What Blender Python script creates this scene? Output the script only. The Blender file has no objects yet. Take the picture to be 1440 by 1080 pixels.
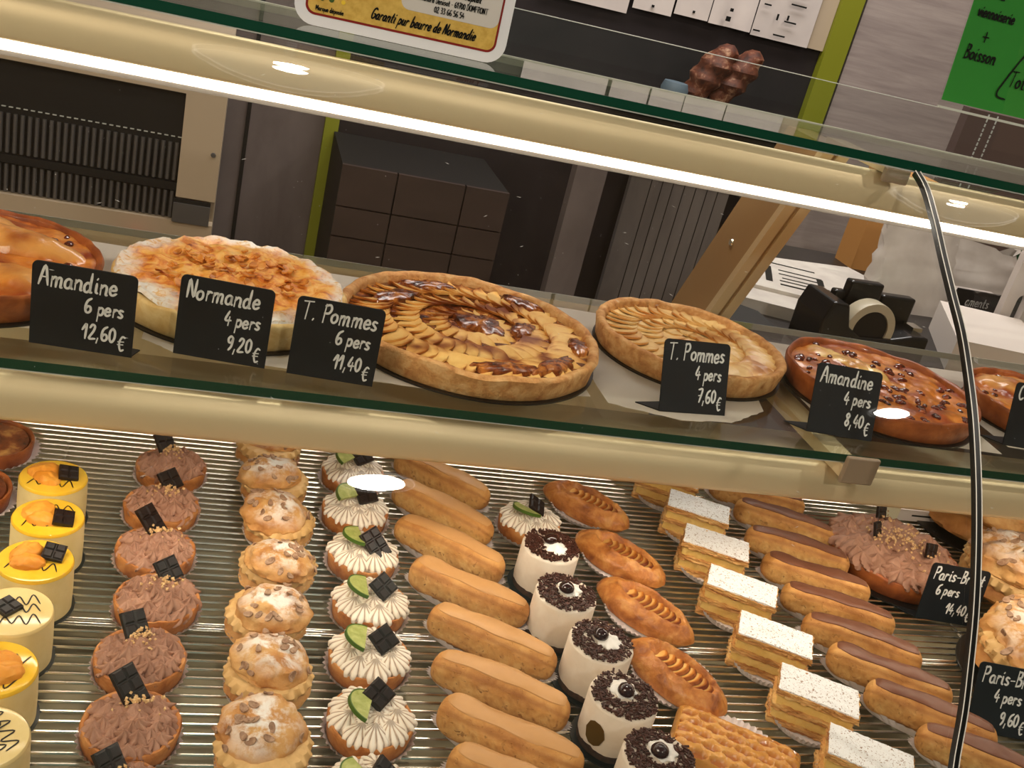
import bpy, math, random
import numpy as np
from mathutils import Vector, Matrix, noise

# ------------------------------------------------------------------ scene, camera, light
SC = bpy.context.scene
COL = SC.collection
SC.view_settings.view_transform = 'Standard'
SC.view_settings.look = 'None'
SC.view_settings.gamma = 1.0
SC.view_settings.exposure = 0.16
SC.cycles.transparent_max_bounces = 32
SC.cycles.max_bounces = 8
SC.cycles.diffuse_bounces = 3
SC.cycles.glossy_bounces = 4
SC.cycles.sample_clamp_indirect = 4.0

cam_data = bpy.data.cameras.new('camera')
cam = bpy.data.objects.new('camera', cam_data)
COL.objects.link(cam)
cam_data.sensor_width = 36.0
cam_data.lens = 36.0 * 1455.14 / 1440.0
cam_data.clip_start = 0.02
CAM_LOC = Vector((0.0, -0.8108, 0.40))
pitch, roll, yaw = map(math.radians, (23.29885, -14.51423, 18.29788))
fwd = Vector((math.sin(yaw) * math.cos(pitch), math.cos(yaw) * math.cos(pitch), -math.sin(pitch)))
r0 = Vector((math.cos(yaw), -math.sin(yaw), 0.0))
d0 = fwd.cross(r0)
rgt = math.cos(roll) * r0 + math.sin(roll) * d0
dwn = -math.sin(roll) * r0 + math.cos(roll) * d0
mw = Matrix((rgt, -dwn, -fwd)).transposed().to_4x4()
mw.translation = CAM_LOC
cam.matrix_world = mw
SC.camera = cam

world = bpy.data.worlds.new('world')
SC.world = world
world.use_nodes = True
world.node_tree.nodes['Background'].inputs[0].default_value = (0.9, 0.75, 0.6, 1)
world.node_tree.nodes['Background'].inputs[1].default_value = 0.05


def area_light(name, loc, size, power, color=(1, 0.86, 0.7), rot=(0, 0, 0), size_y=None):
    ld = bpy.data.lights.new(name, 'AREA')
    ld.energy = power
    ld.color = color
    ld.shape = 'RECTANGLE' if size_y else 'DISK'
    ld.size = size
    if size_y:
        ld.size_y = size_y
    o = bpy.data.objects.new(name, ld)
    o.location = loc
    o.rotation_euler = rot
    COL.objects.link(o)
    return o


# added fill lights, no fixtures: one over the staff side, one over the customers
area_light('fill_light_staff', (0.9, 1.42, 1.52), 1.8, 25, (1, 0.95, 0.91), size_y=0.4)
area_light('fill_light_shop', (-1.5, -1.3, 1.52), 1.2, 46, (1, 0.86, 0.68), size_y=1.2)

DECK = -0.235          # top of the wire rack
CEIL = 1.60
FLOOR = -1.10


# ------------------------------------------------------------------ materials
def s(r, g, b):
    f = lambda c: (c / 255 / 12.92) if c / 255 <= 0.04045 else ((c / 255 + 0.055) / 1.055) ** 2.4
    return (f(r), f(g), f(b))


def L4(c):
    return (c[0], c[1], c[2], 1.0)


class NT:
    def __init__(self, name):
        self.m = bpy.data.materials.new(name)
        self.m.use_nodes = True
        self.t = self.m.node_tree
        self.n = self.t.nodes
        self.b = self.n['Principled BSDF']
        self.out = self.n['Material Output']
        self._co = None

    def new(self, typ, **kw):
        n = self.n.new(typ)
        for k, v in kw.items():
            setattr(n, k, v)
        return n

    def link(self, a, b):
        self.t.links.new(a, b)

    def coord(self, vary=True, scale=(1, 1, 1)):
        tc = self.new('ShaderNodeTexCoord')
        mp = self.new('ShaderNodeMapping')
        mp.inputs['Scale'].default_value = scale
        if vary:
            oi = self.new('ShaderNodeObjectInfo')
            ad = self.new('ShaderNodeVectorMath', operation='MULTIPLY_ADD')
            ad.inputs[1].default_value = (7.1, 3.3, 5.7)
            self.link(oi.outputs['Random'], ad.inputs[0])
            self.link(tc.outputs['Object'], ad.inputs[2])
            self.link(ad.outputs[0], mp.inputs['Vector'])
        else:
            self.link(tc.outputs['Object'], mp.inputs['Vector'])
        return mp.outputs[0]

    def noise(self, co, scale, detail=4, rough=0.55, dist=0.0):
        n = self.new('ShaderNodeTexNoise')
        n.inputs['Scale'].default_value = scale
        n.inputs['Detail'].default_value = detail
        n.inputs['Roughness'].default_value = rough
        n.inputs['Distortion'].default_value = dist
        self.link(co, n.inputs['Vector'])
        return n.outputs[0]

    def ramp(self, fac, stops):
        r = self.new('ShaderNodeValToRGB')
        el = r.color_ramp.elements
        while len(el) < len(stops):
            el.new(0.5)
        for e, (p, c) in zip(el, stops):
            e.position = p
            e.color = L4(c)
        self.link(fac, r.inputs[0])
        return r.outputs[0]

    def mix(self, fac, a, b):
        x = self.new('ShaderNodeMix', data_type='RGBA')
        if isinstance(fac, (int, float)):
            x.inputs[0].default_value = fac
        else:
            self.link(fac, x.inputs[0])
        for v, i in ((a, 6), (b, 7)):
            if isinstance(v, tuple):
                x.inputs[i].default_value = L4(v)
            else:
                self.link(v, x.inputs[i])
        return x.outputs[2]

    def math(self, op, a, b=None, c=None):
        x = self.new('ShaderNodeMath', operation=op)
        for i, v in enumerate((a, b, c)):
            if v is None:
                continue
            if isinstance(v, (int, float)):
                x.inputs[i].default_value = v
            else:
                self.link(v, x.inputs[i])
        return x.outputs[0]

    def attr(self, name):
        a = self.new('ShaderNodeAttribute', attribute_name=name)
        return a.outputs['Fac']

    def bump(self, h, strength, dist=0.001):
        b = self.new('ShaderNodeBump')
        b.inputs['Strength'].default_value = strength
        b.inputs['Distance'].default_value = dist
        self.link(h, b.inputs['Height'])
        self.link(b.outputs[0], self.b.inputs['Normal'])

    def set(self, rough=0.5, spec=0.4, metal=0.0, coat=0.0, sss=0.0, sss_r=0.004):
        self.b.inputs['Roughness'].default_value = rough
        self.b.inputs['Specular IOR Level'].default_value = spec
        self.b.inputs['Metallic'].default_value = metal
        self.b.inputs['Coat Weight'].default_value = coat
        self.b.inputs['Coat Roughness'].default_value = 0.12
        if sss:
            self.b.inputs['Subsurface Weight'].default_value = sss
            self.b.inputs['Subsurface Radius'].default_value = (1, 0.6, 0.35)
            self.b.inputs['Subsurface Scale'].default_value = sss_r

    def base(self, c):
        if isinstance(c, tuple):
            self.b.inputs['Base Color'].default_value = L4(c)
        else:
            self.link(c, self.b.inputs['Base Color'])


def plain(name, c, rough=0.5, spec=0.4, metal=0.0, coat=0.0, bump=None, vary=None):
    t = NT(name)
    if vary:
        co = t.coord()
        f = t.noise(co, vary[0])
        t.base(t.ramp(f, [(0.35, vary[1]), (0.65, c)]))
    else:
        t.base(c)
    t.set(rough, spec, metal, coat)
    if bump:
        t.bump(t.noise(t.coord(), bump[0], 5), bump[1], bump[2] if len(bump) > 2 else 0.001)
    return t.m


def food(name, stops, scale=60, rough=0.55, bump=(150, 0.4, 0.001), coat=0.0, spec=0.35, dist=0.4,
         attr=None, dust=None, sss=0.0, stretch=(1, 1, 1)):
    t = NT(name)
    co = t.coord(scale=stretch)
    c = t.ramp(t.noise(co, scale, 5, 0.6, dist), stops)
    if attr:
        for an, ac in attr:
            c = t.mix(t.attr(an), c, ac)
    if dust:
        f = t.noise(co, dust[0], 6, 0.7, 0.3)
        f = t.ramp(f, [(dust[1], (0, 0, 0)), (dust[2], (1, 1, 1))])
        if len(dust) > 4:
            f = t.math('MULTIPLY', f, t.attr(dust[4]))
        c = t.mix(f, c, dust[3])
    t.base(c)
    t.set(rough, spec, 0, coat, sss)
    if bump:
        t.bump(t.noise(co, bump[0], 5, 0.6), bump[1], bump[2])
    return t.m


def glass_mat(name, tint, refl=1.0):
    t = NT(name)
    tr = t.new('ShaderNodeBsdfTransparent')
    tr.inputs[0].default_value = L4(tint)
    gl = t.new('ShaderNodeBsdfGlossy')
    gl.inputs['Roughness'].default_value = 0.0
    ge = t.new('ShaderNodeNewGeometry')
    dp = t.new('ShaderNodeVectorMath', operation='DOT_PRODUCT')
    t.link(ge.outputs['Incoming'], dp.inputs[0])
    t.link(ge.outputs['Normal'], dp.inputs[1])
    a = t.math('ABSOLUTE', dp.outputs['Value'])
    p = t.math('POWER', t.math('SUBTRACT', 1.0, a), 5.0)
    f = t.math('MULTIPLY_ADD', p, 0.96 * refl, 0.04 * refl)
    mx = t.new('ShaderNodeMixShader')
    t.link(f, mx.inputs[0])
    t.link(tr.outputs[0], mx.inputs[1])
    t.link(gl.outputs[0], mx.inputs[2])
    t.link(mx.outputs[0], t.out.inputs[0])
    return t.m


def emit(name, c, strength):
    t = NT(name)
    e = t.new('ShaderNodeEmission')
    e.inputs[0].default_value = L4(c)
    e.inputs[1].default_value = strength
    t.link(e.outputs[0], t.out.inputs[0])
    return t.m


M = {}
M['glass'] = glass_mat('clear_glass', (0.985, 0.99, 0.985))
M['shelf_glass'] = glass_mat('shelf_glass', (0.95, 0.975, 0.96))
M['glass_edge'] = plain('green_glass_edge', s(10, 62, 44), 0.15, 0.6)
M['bead'] = plain('polished_bead', s(238, 236, 230), 0.3, 0.5)
M['bright_edge'] = plain('pale_glass_edge', s(200, 205, 200), 0.2, 0.6)
M['led'] = emit('led_diffuser', (1.0, 0.92, 0.80), 19.0)
M['led_low'] = emit('led_diffuser_low', (1.0, 0.88, 0.72), 14.0)
M['lamp'] = emit('ceiling_lamp_face', (1.0, 0.95, 0.88), 60.0)
M['cream_metal'] = plain('cream_painted_metal', s(222, 200, 160), 0.4, 0.4)
M['grey_plate'] = plain('taupe_end_plate', s(150, 130, 108), 0.45, 0.4)
M['chrome'] = plain('chrome_wire', s(225, 222, 214), 0.22, 0.5, 1.0)
M['rubber'] = plain('black_seal', s(12, 12, 12), 0.4, 0.4)
M['chocolate'] = plain('dark_chocolate', s(36, 19, 14), 0.42, 0.35, vary=(90, s(27, 14, 11)))
M['white_paper'] = plain('white_paper', s(225, 215, 208), 0.8, 0.2)


def mk_beam():
    t = NT('champagne_aluminium')
    t.base(s(236, 216, 176))
    t.set(0.48, 0.5, 0.5)
    return t.m


M['beam'] = mk_beam()
M['tray'] = plain('olive_steel_tray', s(150, 138, 108), 0.5, 0.5, 0.3, vary=(8, s(128, 116, 90)))
M['cup'] = food('fluted_paper', [(0.3, s(214, 202, 200)), (0.7, s(232, 222, 218))], 40, 0.8, (300, 0.1, 0.0005), spec=0.2)
M['crust'] = food('baked_crust', [(0.3, s(150, 84, 38)), (0.5, s(190, 122, 62)), (0.7, s(212, 150, 88))], 55, 0.6, (260, 0.5, 0.001))
M['tart_crust'] = food('tart_crust', [(0.30, s(176, 112, 58)), (0.5, s(214, 158, 96)), (0.70, s(234, 190, 132))], 75, 0.7, (300, 0.9, 0.0016))
M['pale_crust'] = food('pale_cake_side', [(0.3, s(222, 176, 100)), (0.6, s(244, 214, 150))], 50, 0.7, (260, 0.5, 0.001))
M['red_crust'] = food('glazed_crust', [(0.3, s(120, 56, 26)), (0.6, s(172, 94, 44)), (0.75, s(196, 120, 62))], 45, 0.45, (260, 0.4, 0.001), coat=0.2)
M['choco_cream'] = food('chocolate_cream', [(0.3, s(146, 102, 80)), (0.7, s(188, 142, 116))], 60, 0.55, (240, 0.25, 0.001))
M['nuts'] = food('chopped_nuts', [(0.3, s(200, 150, 90)), (0.6, s(236, 200, 146))], 300, 0.6, None)
M['meringue'] = food('torched_meringue', [(0.3, s(240, 228, 208)), (0.7, s(248, 240, 226))], 30, 0.5, None,
                     attr=[('tan', s(214, 160, 104)), ('toast', s(74, 46, 28))], sss=0.0)
M['lime'] = food('lime_flesh', [(0.3, s(150, 160, 70)), (0.7, s(196, 200, 124))], 120, 0.3, (200, 0.3, 0.0006), coat=0.3)
M['rind'] = plain('lime_rind', s(70, 100, 26), 0.4)
M['choux'] = food('choux_pastry', [(0.28, s(160, 96, 46)), (0.45, s(200, 142, 78)), (0.7, s(222, 176, 112))], 38, 0.6, (170, 0.6, 0.0015),
                  dust=(48, 0.42, 0.56, s(244, 236, 226), 'dust'))
M['choux_plain'] = food('golden_choux', [(0.25, s(150, 90, 40)), (0.5, s(196, 134, 70)), (0.75, s(220, 168, 98))], 32, 0.6, (170, 0.6, 0.0015),
                        dust=(38, 0.62, 0.72, s(240, 228, 210), 'dust'))
M['praline_cream'] = food('praline_cream', [(0.3, s(206, 160, 96)), (0.7, s(232, 192, 130))], 40, 0.5, (150, 0.2, 0.001))
M['almond'] = food('almond_flake', [(0.3, s(136, 96, 70)), (0.7, s(190, 156, 126))], 220, 0.55, None)
M['eclair'] = food('eclair_choux', [(0.3, s(178, 116, 56)), (0.55, s(212, 154, 86)), (0.75, s(226, 176, 108))], 45, 0.55, (150, 0.5, 0.0012),
                   attr=[('crack', s(224, 186, 120)), ('toast', s(150, 92, 44))])
def mk_eclair():
    t = NT('eclair_choux')
    co = t.coord()
    c = t.ramp(t.noise(co, 45, 5, .6, .4), [(0.3, s(170, 108, 50)), (0.55, s(206, 148, 80)), (0.75, s(220, 168, 100))])
    side = t.ramp(t.noise(co, 70, 5, .65, .6), [(0.3, s(196, 142, 78)), (0.55, s(222, 176, 110)), (0.75, s(236, 200, 138))])
    k = t.attr('crack')
    c = t.mix(k, c, side)
    hole = t.ramp(t.noise(co, 210, 3, .5, .8), [(0.62, (0, 0, 0)), (0.68, (1, 1, 1))])
    c = t.mix(t.math('MULTIPLY', hole, t.math('MULTIPLY', k, .75)), c, s(120, 72, 34))
    c = t.mix(t.attr('toast'), c, s(150, 92, 44))
    t.base(c)
    t.set(.55, .3)
    t.bump(t.math('SUBTRACT', t.noise(co, 120, 6, .65), t.math('MULTIPLY', hole, .5)), .75, .0015)
    return t.m


M['eclair'] = mk_eclair()
M['coffee_icing'] = food('coffee_icing', [(0.3, s(198, 146, 90)), (0.7, s(210, 158, 102))], 20, 0.42, None)
M['choco_icing'] = food('chocolate_icing', [(0.3, s(112, 68, 48)), (0.7, s(130, 84, 62))], 20, 0.42, None)
M['mousse_white'] = food('white_mousse', [(0.3, s(226, 210, 190)), (0.7, s(236, 224, 208))], 60, 0.55, (300, 0.15, 0.0005))
M['mousse_yellow'] = food('yellow_mousse', [(0.3, s(232, 206, 140)), (0.7, s(240, 218, 158))], 60, 0.55, (300, 0.12, 0.0005))
M['sponge'] = food('dark_sponge', [(0.3, s(44, 28, 22)), (0.7, s(84, 56, 42))], 160, 0.8, (300, 0.6, 0.001))
M['yellow_glaze'] = food('mango_glaze', [(0.3, s(242, 186, 34)), (0.7, s(248, 204, 66))], 30, 0.12, None, coat=0.5)
M['pale_glaze'] = food('vanilla_glaze', [(0.3, s(232, 202, 130)), (0.7, s(240, 216, 154))], 30, 0.15, None, coat=0.5)
M['mango'] = food('mango_flesh', [(0.3, s(226, 136, 26)), (0.7, s(240, 170, 66))], 50, 0.5, (120, 0.3, 0.001), coat=0.05)
M['shavings'] = food('chocolate_shavings', [(0.3, s(52, 26, 18)), (0.7, s(84, 44, 32))], 200, 0.5, None)
M['cream'] = food('whipped_cream', [(0.3, s(244, 238, 228)), (0.7, s(250, 246, 240))], 60, 0.5, None)
M['cherry'] = plain('black_cherry', s(44, 16, 18), 0.12, 0.6, coat=0.5)
M['board'] = plain('black_cake_board', s(22, 18, 16), 0.35, 0.5)
M['gold'] = plain('gold_seal', s(150, 116, 52), 0.3, 0.5, 0.8)
M['puff'] = food('puff_pastry', [(0.32, s(142, 76, 28)), (0.5, s(190, 118, 54)), (0.68, s(218, 156, 86))], 55, 0.42, (130, 0.8, 0.0018), coat=0.12)
M['layers'] = food('flaky_layers', [(0.34, s(150, 92, 44)), (0.5, s(206, 150, 84)), (0.66, s(232, 190, 122))], 60, 0.6, (260, 0.6, 0.0015), stretch=(0.5, 0.5, 5))
M['custard'] = food('custard', [(0.3, s(224, 182, 96)), (0.7, s(242, 208, 130))], 60, 0.45, (160, 0.4, 0.001))
M['apple'] = food('baked_apple', [(0.3, s(230, 176, 92)), (0.7, s(246, 206, 128))], 40, 0.5, (120, 0.2, 0.0006), coat=0.0, spec=.22,
                  attr=[('tan', s(210, 122, 36)), ('toast', s(112, 46, 10))])
M['apple_pale'] = food('pale_baked_apple', [(0.3, s(228, 184, 112)), (0.7, s(242, 210, 146))], 40, 0.45, (120, 0.2, 0.0006), coat=0.15,
                       attr=[('tan', s(206, 140, 70)), ('toast', s(130, 76, 34))])
M['caramel'] = food('caramelised_jam', [(0.36, s(60, 22, 10)), (0.5, s(126, 58, 20)), (0.66, s(206, 130, 56))], 70, 0.16, (110, 0.7, 0.002), coat=0.6)
M['slate'] = plain('black_slate_card', s(20, 25, 30), 0.6, 0.3, vary=(30, s(16, 19, 23)))
M['chalk'] = plain('white_chalk_pen', s(226, 226, 222), 0.8, 0.2)
M['ink'] = plain('black_ink', s(18, 18, 16), 0.7, 0.2)


def mk_sugar():
    t = NT('speckled_icing_sugar')
    co = t.coord()
    f = t.noise(co, 420, 3, 0.6, 1.0)
    t.base(t.ramp(f, [(0.36, s(156, 124, 98)), (0.42, s(248, 247, 246))]))
    t.set(0.8, 0.2)
    t.bump(f, 0.5, 0.001)
    return t.m


M['icing_sugar'] = mk_sugar()


# ------------------------------------------------------------------ mesh helpers
class MB:
    def __init__(self):
        self.v, self.f, self.mi, self.at, self.n = [], [], [], {}, 0

    def add(self, v, f, mi=0, **attrs):
        v = np.asarray(v, dtype=float).reshape(-1, 3)
        for k in set(self.at) | set(attrs):
            if k not in self.at:
                self.at[k] = [np.zeros(self.n)]
            a = attrs.get(k)
            self.at[k].append(np.zeros(len(v)) if a is None else np.asarray(a, dtype=float).reshape(-1))
        self.v.append(v)
        o = self.n
        self.f.extend([tuple(i + o for i in q) for q in f])
        self.mi.extend([mi] * len(f))
        self.n += len(v)

    def grid(self, P, wrap_u=False, wrap_v=False, mi=0, flip=False, **attrs):
        """P: (nv, nu, 3)"""
        P = np.asarray(P)
        nv, nu = P.shape[:2]
        fs = []
        for j in range(nv if wrap_v else nv - 1):
            j2 = (j + 1) % nv
            for i in range(nu if wrap_u else nu - 1):
                i2 = (i + 1) % nu
                q = (j * nu + i, j * nu + i2, j2 * nu + i2, j2 * nu + i)
                fs.append(q[::-1] if flip else q)
        self.add(P.reshape(-1, 3), fs, mi, **attrs)

    def box(self, x0, x1, y0, y1, z0, z1, mi=0, T=None):
        v = np.array([(x, y, z) for z in (z0, z1) for y in (y0, y1) for x in (x0, x1)], dtype=float)
        if T is not None:
            v = tf(T, v)
        self.add(v, [(0, 2, 3, 1), (4, 5, 7, 6), (0, 1, 5, 4), (2, 6, 7, 3), (0, 4, 6, 2), (1, 3, 7, 5)], mi)

    def tube(self, pts, r, n=8, mi=0, cap=True):
        pts = [Vector(p) for p in pts]
        rings = []
        rr = r if isinstance(r, (list, tuple)) else [r] * len(pts)
        up = None
        for i, p in enumerate(pts):
            d = (pts[min(i + 1, len(pts) - 1)] - pts[max(i - 1, 0)]).normalized()
            if up is None:
                up = Vector((0, 0, 1)) if abs(d.z) < 0.9 else Vector((0, 1, 0))
            a = d.cross(up).normalized()
            b = a.cross(d).normalized()
            up = b
            rings.append([p + rr[i] * (math.cos(t) * a + math.sin(t) * b) for t in np.linspace(0, 2 * math.pi, n, False)])
        P = np.array([[tuple(q) for q in g] for g in rings])
        o = self.n
        self.grid(P, wrap_u=True, mi=mi)
        if cap:
            self.f.append(tuple(o + i for i in range(n)))
            self.f.append(tuple(o + (len(pts) - 1) * n + i for i in reversed(range(n))))
            self.mi += [mi, mi]

    def lathe(self, prof, n=48, fr=None, fz=None, mi=0, c=(0, 0, 0), **attrs):
        th = np.linspace(0, 2 * math.pi, n, False)
        P = np.zeros((len(prof), n, 3))
        for j, (r, z) in enumerate(prof):
            k = np.array([fr(t, j, r, z) for t in th]) if fr else 1.0
            dz = np.array([fz(t, j, r, z) for t in th]) if fz else 0.0
            P[j, :, 0] = c[0] + r * k * np.cos(th)
            P[j, :, 1] = c[1] + r * k * np.sin(th)
            P[j, :, 2] = c[2] + z + dz
        self.grid(P, wrap_u=True, mi=mi, **attrs)

    def prism(self, poly, z0, z1, mi=0, T=None):
        """convex or simple polygon in xy extruded along z"""
        n = len(poly)
        v = np.array([(x, y, z0) for x, y in poly] + [(x, y, z1) for x, y in poly], dtype=float)
        if T is not None:
            v = tf(T, v)
        f = [tuple(range(n))[::-1], tuple(range(n, 2 * n))] + [(i, (i + 1) % n, n + (i + 1) % n, n + i) for i in range(n)]
        self.add(v, f, mi)

    def build(self, name, mats, parent=None, sharp=40, smooth=True):
        me = bpy.data.meshes.new(name)
        V = np.concatenate(self.v) if self.v else np.zeros((0, 3))
        me.from_pydata(V.tolist(), [], self.f)
        for m in (mats if isinstance(mats, (list, tuple)) else [mats]):
            me.materials.append(M[m] if isinstance(m, str) else m)
        if len(set(self.mi)) > 1:
            me.polygons.foreach_set('material_index', self.mi)
        for k, a in self.at.items():
            al = me.attributes.new(k, 'FLOAT', 'POINT')
            al.data.foreach_set('value', np.concatenate(a).astype(np.float32))
        if smooth:
            me.polygons.foreach_set('use_smooth', [True] * len(me.polygons))
            me.set_sharp_from_angle(angle=math.radians(sharp))
        me.update()
        o = bpy.data.objects.new(name, me)
        COL.objects.link(o)
        if parent is not None:
            o.parent = parent
        return o


def tf(T, v):
    A = np.array(T)
    v = np.asarray(v, dtype=float)
    return v @ A[:3, :3].T + A[:3, 3]


def XF(loc=(0, 0, 0), rot=(0, 0, 0), sc=1.0):
    from mathutils import Euler
    return Matrix.Translation(loc) @ Euler(rot).to_matrix().to_4x4() @ Matrix.Scale(sc, 4)


def nz(x, y, z=0.0, sc=1.0, oct_=3):
    return noise.fractal((x * sc, y * sc, z * sc), 0.9, 2.0, oct_)


def tag(o, label, cat, group=None, kind=None):
    o['label'] = label
    o['category'] = cat
    if group:
        o['group'] = group
    if kind:
        o['kind'] = kind
    return o


def empty(name, loc=(0, 0, 0), rot=(0, 0, 0)):
    o = bpy.data.objects.new(name, None)
    o.empty_display_size = 0.02
    o.location = loc
    o.rotation_euler = rot
    COL.objects.link(o)
    return o


def struct(o):
    o['kind'] = 'structure'
    return o


def dup(o, parent=None):
    c = o.copy()
    COL.objects.link(c)
    if parent is not None:
        c.parent = parent
        c.matrix_parent_inverse = o.matrix_parent_inverse
    for ch in list(o.children):
        dup(ch, c)
    return c


def spawn(cache, key, make, loc, rz, label, cat, group, tilt=(0, 0)):
    """first time builds the thing, later copies it with its parts"""
    if key not in cache:
        o = make()
        cache[key] = o
    else:
        o = dup(cache[key])
    o.location = loc
    o.rotation_euler = (tilt[0], tilt[1], rz)
    tag(o, label, cat, group)
    return o


ORD = ['rearmost', 'second from the rear', 'third from the rear', 'fourth from the rear', 'fifth from the rear',
       'sixth from the rear', 'seventh from the rear', 'eighth from the rear', 'ninth from the rear']


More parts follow.
